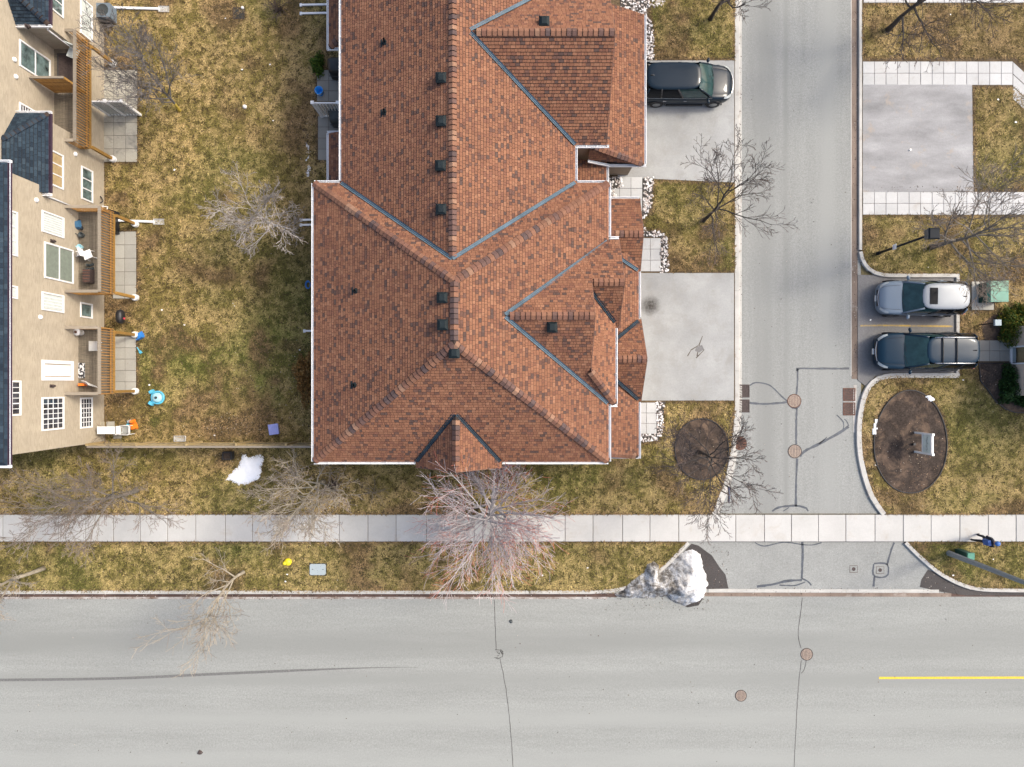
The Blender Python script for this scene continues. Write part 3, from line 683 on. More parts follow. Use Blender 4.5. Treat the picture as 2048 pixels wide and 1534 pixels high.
def caps(roof, a, b, ang, pal=CAPPAL, step=.215, seed=1, half=.165):
    a, b = Vector(a), Vector(b)
    if a.z > b.z: a, b = b, a
    d = b-a; L = d.length; d.normalize(); y = Vector((0, 0, 1)).cross(d).normalized(); z = d.cross(y); gp = .042 if abs(d.z) > .2 else .026; me = cap_mesh(ang, step-gp, half); r = random.Random(seed)
    st_ = MB(); t_ = math.tan(ang)*(half-.02)
    st_.add([a+z*.034, b+z*.034, b+y*(half-.02)+z*(.032-t_), a+y*(half-.02)+z*(.032-t_), a-y*(half-.02)+z*(.032-t_), b-y*(half-.02)+z*(.032-t_)], [(0,1,2,3),(0,4,5,1)]); st_.obj('ridge_underlay', MT['underlay'], roof)
    x = L-step
    # laid so that each cap overlaps the lower one
    while x > -.02:
        q = a+d*max(x, 0)
        fr = frame(q+d*(step-.013), -d, -y, z)
        fr = fr @ Matrix.Rotation(r.uniform(-.03, .03), 4, 'Z')
        ob = inst('ridge_cap', me, fr, roof); ob.color = (*pick(pal, r), 1); x -= step
def valley(roof, a, b, w=.15, mat='flash', lift=.065):
    a, b = Vector(a)+Vector((0, 0, lift)), Vector(b)+Vector((0, 0, lift)); d = (b-a).normalized(); s = Vector((0, 0, 1)).cross(d).normalized(); u = d.cross(s)
    m = MB(); v = []
    for p in (a, b):
        for o, h in ((-w/2, .055), (-w/5, 0), (0, .03), (w/5, 0), (w/2, .055)): v.append(p+s*o+u*h)
    m.add(v, [(j, j+1, j+6, j+5) for j in range(4)]); return m.obj('valley_flashing', MT[mat], roof)
def gutter(parent, a, b, out, w=.11, h=.11, name='gutter', mat='white', hang=.75):
    """U channel along an eave; out = horizontal direction away from the wall"""
    a, b, out = Vector(a), Vector(b), Vector((*out, 0)).normalized(); d = (b-a).normalized(); up = Vector((0, 0, 1)); m = MB(); t = .012
    def slab(o0, o1, z0, z1):
        P = []
        for p in (a, b):
            for o, z in ((o0, z0), (o1, z0), (o1, z1), (o0, z1)): P.append(p+out*o+up*z)
        m.add(P, [(0,1,5,4),(1,2,6,5),(2,3,7,6),(3,0,4,7),(0,3,2,1),(4,5,6,7)])
    slab(.0, .02, -h, .0); slab(.021, w-.021, -h, -h+t); slab(w-.020, w+.006, -h-.002, .012)
    L = (b-a).length; k = int(L/hang)
    for i in range(1, k+1):
        p = a+d*(L*i/(k+1)); P = []
        for q in (p-d*.012, p+d*.012):
            for o, z in ((.02, .0), (w-.02, .0), (w-.02, .012), (.02, .012)): P.append(q+out*o+up*z)
        m.add(P, [(0,1,5,4),(1,2,6,5),(2,3,7,6),(3,0,4,7),(0,3,2,1),(4,5,6,7)])
    return m.obj(name, MT[mat], parent)

# ------------------------------------------------------------------ the terracotta row house
E = 5.2
house = thing('row_house', 'brick row house under a terracotta shingle roof with many gables', 'house', (-2.3, 4, 0))
RF = Roof(TERRA, seed=5)
A, B, C, D = (-8.93,-3.52,E), (4.35,-3.52,E), (4.35,9.04,E), (-8.93,9.04,E); R1, R2 = (-2.29,1.56,9.07), (-2.29,4.06,9.07)
NR = 8.27
P_main = [[A,B,R1], [B,C,R2,R1], [C,D,R2], [D,A,R1,R2],
  [(-7.69,9.0,E),(-7.69,25,E),(-2.42,25,NR),(-2.42,4.95,NR)], [(2.84,9.0,E),(2.84,25,E),(-2.42,25,NR),(-2.42,4.95,NR)],
  # upper front gable
  [(2.7,10.76,E),(4.26,10.76,E),(4.26,14.55,7.85),(-1.95,14.55,7.85)], [(2.7,18.34,E),(4.26,18.34,E),(4.26,14.55,7.85),(-1.95,14.55,7.85)],
  # garage and porch below it
  [(6.37,10.58,3.0),(6.37,17.8,3.0),(3.85,17.8,4.39),(3.85,10.98,4.39)], [(6.37,10.58,3.0),(3.85,10.98,4.39),(3.6,10.98,4.39),(3.6,10.60,3.55)],
  [(4.57,9.12,2.9),(4.57,10.75,2.9),(2.5,10.75,3.35),(2.5,9.12,3.35)],
  # gable with hipped foot in the south front
  [(-.5,2.8,7.9),(3.43,2.8,7.9),(3.43,-.55,5.469)], [(3.43,-.55,5.469),(3.43,.55,6.267),(4.65,-.92,5.2),(3.95,-.92,5.2)],
  [(-.5,2.8,7.9),(3.43,2.8,7.9),(3.43,5.95,5.614)], [(3.43,4.35,6.775),(4.83,4.35,6.775),(4.83,6.45,5.251),(4.2,6.45,5.251),(3.43,5.95,5.614)],
  [(4.65,-.92,5.2),(4.65,4.6,5.2),(3.43,4.6,6.40),(3.43,.50,6.40)],
  # small gable on it
  [(3.35,4.35,6.775),(4.83,4.35,6.775),(4.83,2.55,5.05),(4.5,2.55,5.05)],
  # lower roofs over the south garage, its gable and the entry gable
  [(6.1,-3.5,3.0),(6.1,6.2,3.0),(3.95,6.2,4.23),(3.95,-3.2,4.23)], [(6.1,-3.5,3.0),(3.95,-3.2,4.23),(3.95,-3.5,3.25)],
  [(4.2,1.13,4.55),(6.22,1.13,4.55),(6.22,3.08,3.0),(5.9,3.08,3.0),(4.2,1.9,3.94)], [(4.2,1.13,4.55),(6.22,1.13,4.55),(6.22,-.82,3.0),(5.9,-.82,3.0),(4.2,.36,3.94)],
  [(4.1,7.06,3.75),(6.2,7.06,3.75),(6.2,8.95,2.8),(4.1,8.95,2.8)], [(4.1,7.06,3.75),(6.2,7.06,3.75),(6.2,5.45,2.94),(4.1,5.2,2.81)],
  # south gable
  [(-2.4,-1.0,6.9),(-2.4,-3.78,6.9),(-4.31,-3.78,5.2),(-4.31,-3.4,5.2)], [(-2.4,-1.0,6.9),(-2.4,-3.78,6.9),(-.49,-3.78,5.2),(-.49,-3.4,5.2)],
  # low bays on the garden side
  [(-8.85,9.2,2.9),(-8.85,12.1,2.9),(-7.2,12.1,3.6),(-7.2,9.2,3.6)], [(-8.85,16.25,2.9),(-8.85,21,2.9),(-7.2,21,3.6),(-7.2,17.3,3.6)], [(-8.85,16.25,2.9),(-7.2,17.3,3.6),(-7.2,16.25,2.95)]]
for p in P_main: RF.plane(p)
def roof_z(x, y):
    best = 0
    for P in P_main:
        V = [Vector(q) for q in P]; n = Vector((0, 0, 0))
        for i in range(len(V)): n += V[i].cross(V[(i+1) % len(V)])
        if abs(n.z) < 1e-6: continue
        s = 1 if n.z > 0 else -1; ins = True
        for i in range(len(V)):
            a, b = V[i], V[(i+1) % len(V)]
            if s*((b.x-a.x)*(y-a.y)-(b.y-a.y)*(x-a.x)) < -1e-6: ins = False; break
        if ins: best = max(best, V[0].z-(n.x*(x-V[0].x)+n.y*(y-V[0].y))/n.z)
    return best
def on_roof(px, py):
    z = 6.0
    for _ in range(20): z = roof_z(*G(px, py, z)) or z
    return (*G(px, py, z), z)
def soffits(m):
    for x0, y0, x1, y1, z in ((A[0], A[1], C[0], C[1], E-.12), (-7.69, 9.05, 2.84, 25, E-.12), (2.84, 10.76, 4.26, 18.34, E-.13), (3.9, 10.58, 6.37, 17.8, 2.88), (3.9, -3.5, 6.1, 6.2, 2.88), (4.1, 5.3, 6.18, 8.95, 2.68), (2.5, 9.12, 4.57, 10.57, 2.78)):
        m.add([(x0,y0,z),(x1,y0,z),(x1,y1,z),(x0,y1,z)], [(0,3,2,1)])
roof = RF.emit(house, 'underlay', single=300, prefer=lambda t: -3.5 < t[0].y < 9.2 and t[3].z < .9 and t[0].z > 5.1 and t[0].x < 5 and abs((t[0]+t[1]*t[4][0][0]+t[2]*t[4][0][1]).x+2.29) < 3.2, extra=soffits)
for k, (a, b, g, st) in enumerate([(R1,R2,.45,.215), (A,R1,.33,.235), (B,R1,.33,.235), (C,R2,.33,.235), (D,R2,.33,.235), ((-2.42,5.1,NR),(-2.42,17.2,NR),.45,.215),
     ((-1.55,14.55,7.85),(4.24,14.55,7.85),.5,.22), ((-.2,2.8,7.9),(3.42,2.8,7.9),.5,.22), ((4.65,-.92,5.2),(3.43,.52,6.36),.38,.215), ((3.5,4.35,6.775),(4.82,4.35,6.775),.55,.22), ((4.66,1.13,4.55),(6.2,1.13,4.55),.55,.22), ((4.4,7.06,3.75),(6.18,7.06,3.75),.4,.22),
     ((-2.4,-1.4,6.9),(-2.4,-3.76,6.9),.6,.22), ((6.35,10.60,3.0),(3.85,10.98,4.39),.42,.215), ((6.08,-3.48,3.0),(4.1,-3.24,4.15),.42,.215), ((-8.83,16.27,2.9),(-7.6,17.05,3.43),.3,.215)]):
    caps(roof, a, b, g, seed=k, step=st)
for a, b, mt in (((-7.69,9.04,E),(-2.42,5.07,NR),'flash'), ((2.84,9.04,E),(-2.42,5.07,NR),'flash'), ((2.84,10.76,E),(-1.72,14.5,7.82),'flash'), ((2.84,18.34,E),(-1.72,14.6,7.82),'flash'),
              ((-.28,2.76,7.87),(4.3,-.88,5.2),'flash'), ((-.28,2.84,7.87),(4.3,6.40,5.2),'flash'), ((3.46,3.98,6.38),(4.62,2.76,5.23),'flash_dark'), ((-2.45,-1.3,6.85),(-4.28,-3.5,5.22),'flash_dark'), ((-2.35,-1.3,6.85),(-.52,-3.5,5.22),'flash_dark'),
              ((4.7,1.93,3.92),(6.08,3.02,3.02),'flash_dark'), ((4.7,.33,3.92),(6.08,-.76,3.02),'flash_dark'), ((4.75,6.12,3.75),(6.05,5.45,3.03),'flash')):
    valley(roof, a, b, .16, mt)
for a, b, o in ((A,(-4.36,-3.52,E),(0,-1)), ((-.44,-3.52,E),B,(0,-1)), (D,A,(-1,0)), (D,(-7.8,9.04,E),(0,1)), ((2.95,9.04,E),C,(0,1)), (C,(4.35,6.5,E),(1,0)), ((4.35,-.95,E),B,(1,0)),
                ((-7.69,9.16,E),(-7.69,25,E),(-1,0)), ((2.84,9.16,E),(2.84,10.64,E),(1,0)), ((2.84,10.76,E),(4.38,10.76,E),(0,-1)), ((4.65,-.92,E),(4.65,2.5,E),(1,0)), ((4.36,-.94,E),(4.76,-.94,E),(0,-1)),
                ((6.37,10.58,3.0),(6.37,17.8,3.0),(1,0)), ((4.7,10.58,3.0),(6.48,10.58,3.0),(0,-1)), ((3.6,10.60,3.6),(4.7,10.57,3.04),(0,-1)), ((6.1,3.2,3.0),(6.1,5.4,3.0),(1,0)), ((6.1,-3.62,3.0),(6.1,-.9,3.0),(1,0)), ((4.45,-3.5,3.0),(6.1,-3.5,3.0),(0,-1)),
                ((4.57,9.12,2.9),(4.57,10.5,2.9),(1,0)), ((4.47,8.95,2.8),(6.18,8.95,2.8),(0,1)), ((-8.85,9.2,2.9),(-8.85,12.1,2.9),(-1,0)), ((-8.96,12.1,2.9),(-7.8,12.1,2.95),(0,1)), ((-8.85,16.14,2.9),(-8.85,21,2.9),(-1,0)), ((-8.85,16.25,2.9),(-7.8,16.25,2.92),(0,-1)),
                ((4.35,6.52,E),(4.83,6.52,E),(0,1))):
    gutter(house, a, b, o)
# rake boards of the gables
for a, b in (((4.27,14.55,7.85),(4.27,10.72,5.17)), ((4.27,14.55,7.85),(4.27,18.36,5.17)), ((3.44,2.8,7.9),(3.44,.5,6.25)), ((3.44,2.8,7.9),(3.44,5.0,6.3)), ((4.84,4.35,6.775),(4.84,2.5,5.02)), ((4.84,4.35,6.775),(4.84,6.45,5.25)), ((6.23,1.13,4.55),(6.23,3.1,2.98)), ((6.23,1.13,4.55),(6.23,-.84,2.98)),
             ((6.21,7.06,3.75),(6.21,8.97,2.79)), ((6.21,7.06,3.75),(6.21,5.4,2.9)), ((-2.4,-3.79,6.9),(-4.33,-3.79,5.18)), ((-2.4,-3.79,6.9),(-.47,-3.79,5.18))):
    q = MB(); dz = Vector((0, 0, -.09)); q.bar(Vector(a)+dz, Vector(b)+dz, .03, .16); q.obj('rake_board', MT['rake'], house)
# walls
w = MB()
for x0, y0, x1, y1, z in ((-8.6,-3.18,4.02,8.72,E-.121), (-7.36,8.72,2.52,24.8,E-.121), (2.52,10.95,4.0,18.1,E-.13), (4.0,10.95,6.08,17.6,2.88), (4.02,-3.2,5.85,5.9,2.88), (-8.6,9.4,-7.36,11.9,2.9), (-8.6,16.5,-7.36,20.8,2.9)): w.box(x0, y0, -.1, x1, y1, z)
for x, y0, y1, zb, yr, zr in ((3.98,10.9,18.2,E-.13,14.55,7.72), (3.3,.55,5.05,6.2,2.8,7.78), (4.7,2.7,6.3,5.05,4.35,6.62), (5.95,-.7,2.95,2.9,1.13,4.42), (5.85,5.5,8.7,2.75,7.06,3.66)):
    w.add([(x,y0,zb),(x,y1,zb),(x,yr,zr),(x-.6,y0,zb),(x-.6,y1,zb),(x-.6,yr,zr)], [(0,1,2),(5,4,3),(1,4,5,2),(0,2,5,3)])
w.add([(-4.1,-3.5,E-.1),(-.7,-3.5,E-.1),(-2.4,-3.5,6.75),(-4.1,-2.9,E-.1),(-.7,-2.9,E-.1),(-2.4,-2.9,6.75)], [(0,1,2),(5,4,3),(1,4,5,2),(0,2,5,3)])
w.box(-4.0, -3.5, -.1, -.8, -3.18, E-.1)
w.obj('wall', MT['brick_house'], house)
q = MB(); q.box(5.7, 8.5, 0, 5.95, 8.75, 2.7); q.obj('porch_post', MT['white'], house)
def opening(parent, face, at, c, z0, width, height, panes=(1, 2), out=1, fr=.07, glass='glass', name='window', frame_mat='white', bars=(0, 0), sill=False):
    """window set on a wall: face 'x' or 'y' gives the wall normal, at its coordinate, c the centre along the wall; frame, panes, muntins"""
    m = MB(); d0, d1 = at-out*.04, at+out*.05
    def bx(m_, a0, a1, h0, h1, p, q):
        if face == 'x': m_.box(p, a0, h0, q, a1, h1)
        else: m_.box(a0, p, h0, a1, q, h1)
    a0, a1, z1 = c-width/2, c+width/2, z0+height
    bx(m, a0, a0+fr, z0, z1, d0, d1); bx(m, a1-fr, a1, z0, z1, d0, d1); bx(m, a0+fr, a1-fr, z0, z0+fr, d0, d1); bx(m, a0+fr, a1-fr, z1-fr, z1, d0, d1)
    nx, nz = panes; iw = (width-2*fr)/nx; ih = (height-2*fr)/nz
    for i in range(1, nx): bx(m, a0+fr+iw*i-fr*.35, a0+fr+iw*i+fr*.35, z0+fr, z1-fr, at-out*.03, at+out*.04)
    for j in range(1, nz): bx(m, a0+fr, a1-fr, z0+fr+ih*j-fr*.35, z0+fr+ih*j+fr*.35, at-out*.03, at+out*.039)
    win = m.obj(name, MT[frame_mat], parent)
    for i in range(nx):
        for j in range(nz):
            q = MB(); bx(q, a0+fr+iw*i+fr*.35, a0+fr+iw*(i+1)-fr*.35, z0+fr+ih*j+fr*.35, z0+fr+ih*(j+1)-fr*.35, at-out*.02, at+out*.012); q.obj('pane', MT[glass], win)
            if bars[0] or bars[1]:
                q = MB()
                for k in range(1, bars[0]+1): cc = a0+fr+iw*i+iw*k/(bars[0]+1); bx(q, cc-.014, cc+.014, z0+fr+ih*j, z0+fr+ih*(j+1), at+out*.012, at+out*.026)
                for k in range(1, bars[1]+1): cc = z0+fr+ih*j+ih*k/(bars[1]+1); bx(q, a0+fr+iw*i, a0+fr+iw*(i+1), cc-.014, cc+.014, at+out*.012, at+out*.027)
                q.obj('muntin', MT[frame_mat], win)
    if sill: q = MB(); bx(q, a0-.06, a1+.06, z0-.07, z0-.001, at-out*.02, at+out*.09); q.obj('sill', MT['white'], win)
    return win
opening(house, 'x', 6.08, 14.3, .0, 4.8, 2.3, (6, 4), 1, .05, 'grey_panel', 'garage_door')
opening(house, 'x', 5.85, 1.1, .0, 3.6, 2.3, (4, 4), 1, .05, 'grey_panel', 'garage_door')
opening(house, 'x', 4.02, 7.2, .05, 1.0, 2.1, (1, 3), 1, .08, 'glass_dark', 'door')
opening(house, 'x', 3.98, 14.5, 5.3, 1.6, 1.1, (2, 1), 1)
for c in (-6.6, -2.4, 1.6): opening(house, 'y', -3.5 if c == -2.4 else -3.18, c, .9, 1.5, 1.3, (2, 1), -1)
for c in (-1.5, 2, 6): opening(house, 'x', -8.6, c, 1.0, 1.4, 1.2, (2, 1), -1)
# box vents, pipe vents
def box_vent(px, py):
    x, y, z = on_roof(px, py); r = roof; s = .19
    m = MB(); m.box(x-s, y-s, z-.35, x+s, y+s, z+.16); m.add([(x-s-.03,y-s-.03,z+.161),(x+s+.03,y-s-.03,z+.161),(x+s+.03,y+s+.03,z+.161),(x-s-.03,y+s+.03,z+.161),(x-.10,y-.13,z+.25),(x+.10,y-.13,z+.25),(x+.10,y+.13,z+.25),(x-.10,y+.13,z+.25)], [(0,3,2,1),(4,5,6,7),(0,1,5,4),(1,2,6,5),(2,3,7,6),(3,0,4,7)])
    m.obj('box_vent', MT['vent'], r)
for p in ((883,158),(883,244),(882,333),(883,420),(885,596),(886,650),(909,706),(1104,655),(1088,46)): box_vent(*p)
def pipe_vent(px, py):
    x, y, z = on_roof(px, py); m = MB(); m.lathe(x, y, [(.16, z-.12), (.12, z+.04), (.06, z+.10), (.05, z+.34), (.045, z+.34), (.045, z+.2), (.01, z+.2)], 12); m.box(x-.2, y-.17, z-.2, x+.12, y+.17, z-.055); m.obj('pipe_vent', MT['vent'], roof)
for p in ((770,85),(770,225),(712,582),(710,770)): pipe_vent(*p)
# downspouts with their extensions on the lawn
for py in (8, 25, 438, 448, 660):
    x0, y0 = G(632, py, .08); x1 = G(602 if py != 660 else 609, py, .08)[0]; m = MB(); wl = -8.68 if py > 400 else -7.44
    m.bar((wl, y0, E-.3), (wl, y0, .1), .08, .08); m.bar((wl, y0, .12), (x1, y0-.05, .08), .09, .07); m.bar((x1+.05, y0-.05, .08), (x1-.06, y0-.05, .05), .16, .08); m.obj('downspout', MT['white'], house)

# ------------------------------------------------------------------ tan three storey block on the left
XF, XR = -21.4, -22.6
apt = thing('apartment_block', 'tan brick block with white windows and navy roofs along the left edge', 'building', (-23, 5, 0))
w = MB()
w.box(-32, -3.05, -.1, XF, 9.0, 7.6)                 # three storeys
w.box(-32, 9.0, -.1, XF, 12.15, 4.85); w.box(-32, 9.0, 4.85, XR, 12.15, 7.6)
w.box(-32, 12.15, -.1, XR, 16.5, 7.6); w.box(XR, 12.15, -.1, XF, 16.5, 2.05)
w.box(-32, 16.5, -.1, XF, 24, 4.85); w.box(-32, 16.5, 4.85, XR, 24, 7.6)
w.obj('wall', MT['brick_tan'], apt)
q = MB(); q.box(-32, -3.08, -.1, XF+.03, -2.9, .35); q.box(XF-.05, -2.9, -.1, XF+.03, -2.0, .35); q.obj('foundation', MT['conc_wall'], apt)
RN = Roof(NAVY, .145, (.17, .30), 9)
RN.plane([(-21.1,12.3,4.9),(-21.1,8.67,4.9),(-22.6,8.67,5.8),(-22.6,10.8,5.8)]); RN.plane([(-21.1,12.3,4.9),(-22.6,10.8,5.8),(-22.6,12.3,4.9)])
RN.plane([(-21.1,16.35,4.9),(-21.1,22,4.9),(-22.6,22,5.8),(-22.6,17.85,5.8)]); RN.plane([(-21.1,16.35,4.9),(-22.6,17.85,5.8),(-22.6,16.35,4.9)])
RN.plane([(-21.0,-3.4,7.65),(-21.0,9.2,7.65),(-25.5,4.7,9.9),(-25.5,1.1,9.9)]); RN.plane([(-21.0,-3.4,7.65),(-25.5,1.1,9.9),(-30,-3.4,7.65)]); RN.plane([(-21.0,9.2,7.65),(-25.5,4.7,9.9),(-30,9.2,7.65)])
nroof = RN.emit(apt, 'underlay_navy')
caps(nroof, (-21.1,12.3,4.9), (-22.6,10.8,5.8), .25, CAPNAVY, seed=51, half=.13); caps(nroof, (-21.1,16.35,4.9), (-22.6,17.85,5.8), .25, CAPNAVY, seed=52, half=.13)
for a, b, o, mt in (((-21.1,8.7,4.9),(-21.1,12.3,4.9),(1,0),'navy_fascia'), ((-21.1,16.35,4.9),(-21.1,22,4.9),(1,0),'navy_fascia'), ((-21.0,-3.4,7.65),(-21.0,9.2,7.65),(1,0),'navy_fascia'),
                ((-22.6,12.3,4.9),(-21.0,12.3,4.9),(0,1),'white'), ((-22.6,16.35,4.9),(-21.0,16.35,4.9),(0,-1),'white'), ((-21.5,8.67,4.9),(-21.0,8.67,4.9),(0,-1),'white'), ((-30,-3.4,7.65),(-20.88,-3.4,7.65),(0,-1),'white'), ((-22.5,9.2,7.65),(-20.88,9.2,7.65),(0,1),'white')):
    gutter(apt, a, b, o, mat=mt)
m = MB(); m.ribbon([(-20.885,-3.5),(-20.885,9.3)], .035, 7.668); m.obj('gutter_lip', MT['white'], apt)
m = MB(); m.tube([(-21.2,8.6,4.8),(-21.33,8.6,4.6),(-21.33,8.6,.15),(-21.1,8.6,.08)], .045, 6); m.obj('downspout', MT['white'], apt)
m = MB(); m.tube([(-21.2,16.25,4.8),(-21.33,16.25,4.6),(-21.33,16.25,2.4)], .045, 6); m.obj('downspout', MT['white'], apt)
def zy(px, X=XF): return CAM_H - abs(X)*FPX/(1024-px)
def win_px(x0, x1, y0, y1, panes, glass='glass', bars=(0, 0), X=XF, name='window', fr=.07, sill=False):
    zt, zb = zy(x0, X), zy(x1, X); zm = (zt+zb)/2; Y1 = (767-y0)*(CAM_H-zm)/FPX; Y0 = (767-y1)*(CAM_H-zm)/FPX
    return opening(apt, 'x', X, (Y0+Y1)/2, zb, Y1-Y0, zt-zb, panes, 1, fr, glass, name, bars=bars, sill=sill)
win_px(160, 184, 3, 75, (3, 1), 'curtain'); win_px(97, 126, -45, 26, (3, 1), 'glass'); win_px(97, 126, 304, 374, (3, 1), 'curtain_tan'); win_px(162, 185, 337, 402, (3, 1), 'glass')
win_px(6, 34, 420, 510, (3, 1), 'curtain'); win_px(83, 127, 428, 470, (1, 1), 'curtain', (7, 0)); win_px(88, 146, 492, 562, (1, 2), 'curtain_green', name='patio_door')
win_px(6, 34, 570, 596, (1, 1), 'curtain'); win_px(83, 127, 587, 623, (1, 1), 'curtain', (4, 0)); win_px(160, 184, 606, 636, (1, 1), 'glass')
win_px(83, 146, 721, 761, (1, 1), 'white_plastic', name='door', fr=.16); win_px(6, 41, 761, 832, (3, 1), 'glass_dark', (1, 1)); win_px(83, 127, 794, 860, (3, 1), 'glass_dark', (1, 3)); win_px(160, 184, 795, 856, (3, 1), 'glass_dark', (1, 3))
win_px(38, 100, 100, 152, (1, 2), 'glass', X=XR, name='patio_door'); win_px(38, 100, 222, 262, (1, 2), 'glass_dark', (0, 5), X=XR, name='patio_door')
for px, py in ((28,119),(31,153),(72,400),(80,634),(150,308)):
    X = XR if px < 40 else XF; z = zy(px, X); y = (767-py)*(CAM_H-z)/FPX; m = MB(); m.lathe(0, 0, [(.11, 0), (.10, .06), (.06, .10), (.01, .11)], 12)
    M = Matrix.Translation((X, y, z)) @ Matrix.Rotation(math.pi/2, 4, 'Y'); m.v = [tuple(M @ Vector(p)) for p in m.v]; m.obj('wall_vent', MT['white'], apt)
for px, py in ((103,482),(102,772),(52,52)):
    X = XF; z = zy(px, X); y = (767-py)*(CAM_H-z)/FPX; m = MB(); m.box(X, y-.07, z-.14, X+.05, y+.07, z+.1); m.lathe(X+.11, y, [(.05, z-.12), (.07, z+.02), (.02, z+.1)], 8); m.obj('wall_lamp', MT['iron_dark'], apt)

# decks
def deck(label, x0, x1, ya, yb, z, posts, sides=(1, 1), top=1.1, name='deck'):
    """floor boards run along the facade; rail on the garden side and both ends"""
    t = thing(name, label, 'deck', ((x0+x1)/2, (ya+yb)/2, 0), 'wooden decks on the tan block'); bw = .135; n = int((x1-x0)/bw); bw = (x1-x0)/n
    me = bpy.data.meshes.new('floor_board'); q = MB(); q.box(0, 0, -.03, bw-.012, yb-ya, 0); me.from_pydata(q.v, [], q.f); me.materials.append(MT['deck']); me.update()
    for i in range(n): inst('floor_board', me, Matrix.Translation((x0+i*bw, ya, z+random.uniform(-.003, .003))), t)
    q = MB(); q.box(x1-.05, ya+.06, z-.25, x1-.005, yb-.06, z-.032); q.obj('beam', MT['post'], t); q = MB(); q.box(x0+.02, ya, z-.22, x1-.06, ya+.04, z-.032); q.obj('joist', MT['post'], t); q = MB(); q.box(x0+.02, yb-.04, z-.22, x1-.06, yb, z-.032); q.obj('joist', MT['post'], t)
    q = MB(); q.box(x1-.09, ya-.03, z+top-.04, x1+.06, yb+.03, z+top); q.obj('top_rail', MT['rail'], t)
    q = MB(); q.box(x1-.03, ya, z+top-.14, x1+.0, yb, z+top-.041); q.obj('rail', MT['baluster'], t); q = MB(); q.box(x1-.03, ya, z+.08, x1, yb, z+.16); q.obj('rail', MT['baluster'], t)
    me = bpy.data.meshes.new('baluster'); q = MB(); q.box(-.017, -.017, 0, .017, .017, top-.02); me.from_pydata(q.v, [], q.f); me.materials.append(MT['baluster']); me.update()
    k = int((yb-ya)/.13)
    for i in range(k+1): inst('baluster', me, Matrix.Translation((x1+.02, ya+(yb-ya)*i/k, z-.08)), t)
    for on, yy, sg in ((sides[0], ya, -1), (sides[1], yb, 1)):
        if not on: continue
        q = MB(); q.box(x0, yy-.07, z+top-.04, x1-.091, yy+.07, z+top); q.obj('top_rail', MT['rail'], t); q = MB(); q.box(x0, yy-.015, z+top-.14, x1-.04, yy+.015, z+top-.041); q.obj('rail', MT['baluster'], t); q = MB(); q.box(x0, yy-.015, z+.08, x1-.04, yy+.015, z+.16); q.obj('rail', MT['baluster'], t)
        kk = int((x1-x0)/.13)
        for i in range(kk): inst('baluster', me, Matrix.Translation((x0+.06+(x1-x0-.1)*i/kk, yy+sg*.035, z-.08)), t)
    for yy in posts:
        q = MB(); q.box(x1-.07, yy-.07, 0.25, x1+.07, yy+.07, z-.255); q.obj('post', MT['post'], t)
        q = MB(); q.lathe(x1, yy, [(.17, 0), (.17, .2), (.15, .25), (.01, .25)], 16); q.obj('footing', MT['conc_wall'] if False else MT['white_plastic'], t)
    return t
DZ = 2.2
d1 = deck('long weathered deck with a slatted screen across it, uppermost on the block', XR, -20.9, 11.64, 16.9, DZ, (11.75, 16.75))
d2 = deck('cluttered middle deck with toys and a white chair', XF, -19.72, 4.42, 8.46, DZ, (4.5, 8.35))
d3 = deck('lower deck with a white folding panel and patterned mat', XF, -19.72, -.48, 2.68, DZ, (-.4, 2.55))
# screen across the long deck
scr = thing('deck_screen', 'slatted wooden screen dividing the long upper deck', 'screen', (-21.7, 14.3, DZ))
q = MB(); q.box(-22.55, 14.27, DZ+1.80, -20.97, 14.37, DZ+1.86); q.obj('top_rail', MT['rail'], scr)
for k in range(11):
    q = MB(); q.box(-22.5, 14.30, DZ+.12+k*.155, -21.0, 14.33, DZ+.24+k*.155); q.obj('slat', MT['baluster'], scr)
for xx in (-22.45, -21.05): q = MB(); q.box(xx-.045, 14.331, DZ, xx+.045, 14.40, DZ+1.80); q.obj('post', MT['post'], scr)

# privacy screens
def privacy(label, a, b, h, matp, matf):
    t = thing('privacy_screen', label, 'screen', (*a, 0), 'privacy screens on the patios'); a3, b3 = Vector((*a, 0)), Vector((*b, 0)); d = (b3-a3); L = d.length; d.normalize()
    for u in (0, L/2, L):
        p = a3+d*u; q = MB(); q.box(p.x-.06, p.y-.06, 0, p.x+.06, p.y+.06, h+.02); q.box(p.x-.08, p.y-.08, h+.021, p.x+.08, p.y+.08, h+.06); q.obj('post', MT[matf], t)
    for u0 in (0, L/2):
        p0 = a3+d*(u0+.08); p1 = a3+d*(u0+L/2-.08); up = Vector((0, 0, 1))
        for z in (.1, h-.06): q = MB(); q.bar(p0+up*z, p1+up*z, .06, .11); q.obj('rail', MT[matf], t)
        n = int((L/2-.16)/.155)
        for k in range(n):
            c = p0+d*((k+.5)*(L/2-.16)/n); q = MB(); q.bar(c+up*.16, c+up*(h-.12), (L/2-.16)/n-.008 if abs(d.x) < .5 else .025, .025 if abs(d.x) < .5 else (L/2-.16)/n-.008); q.obj('board', MT[matp], t)
    return t
privacy('white framed grey privacy screen on the large tan patio', (-21.1, 14.08), (-19.48, 14.08), 1.85, 'grey_panel', 'white_plastic')
privacy('white privacy screen beside the house with the terracotta roof', (-9.95, 14.0), (-7.45, 14.0), 1.85, 'white_plastic', 'white_plastic')

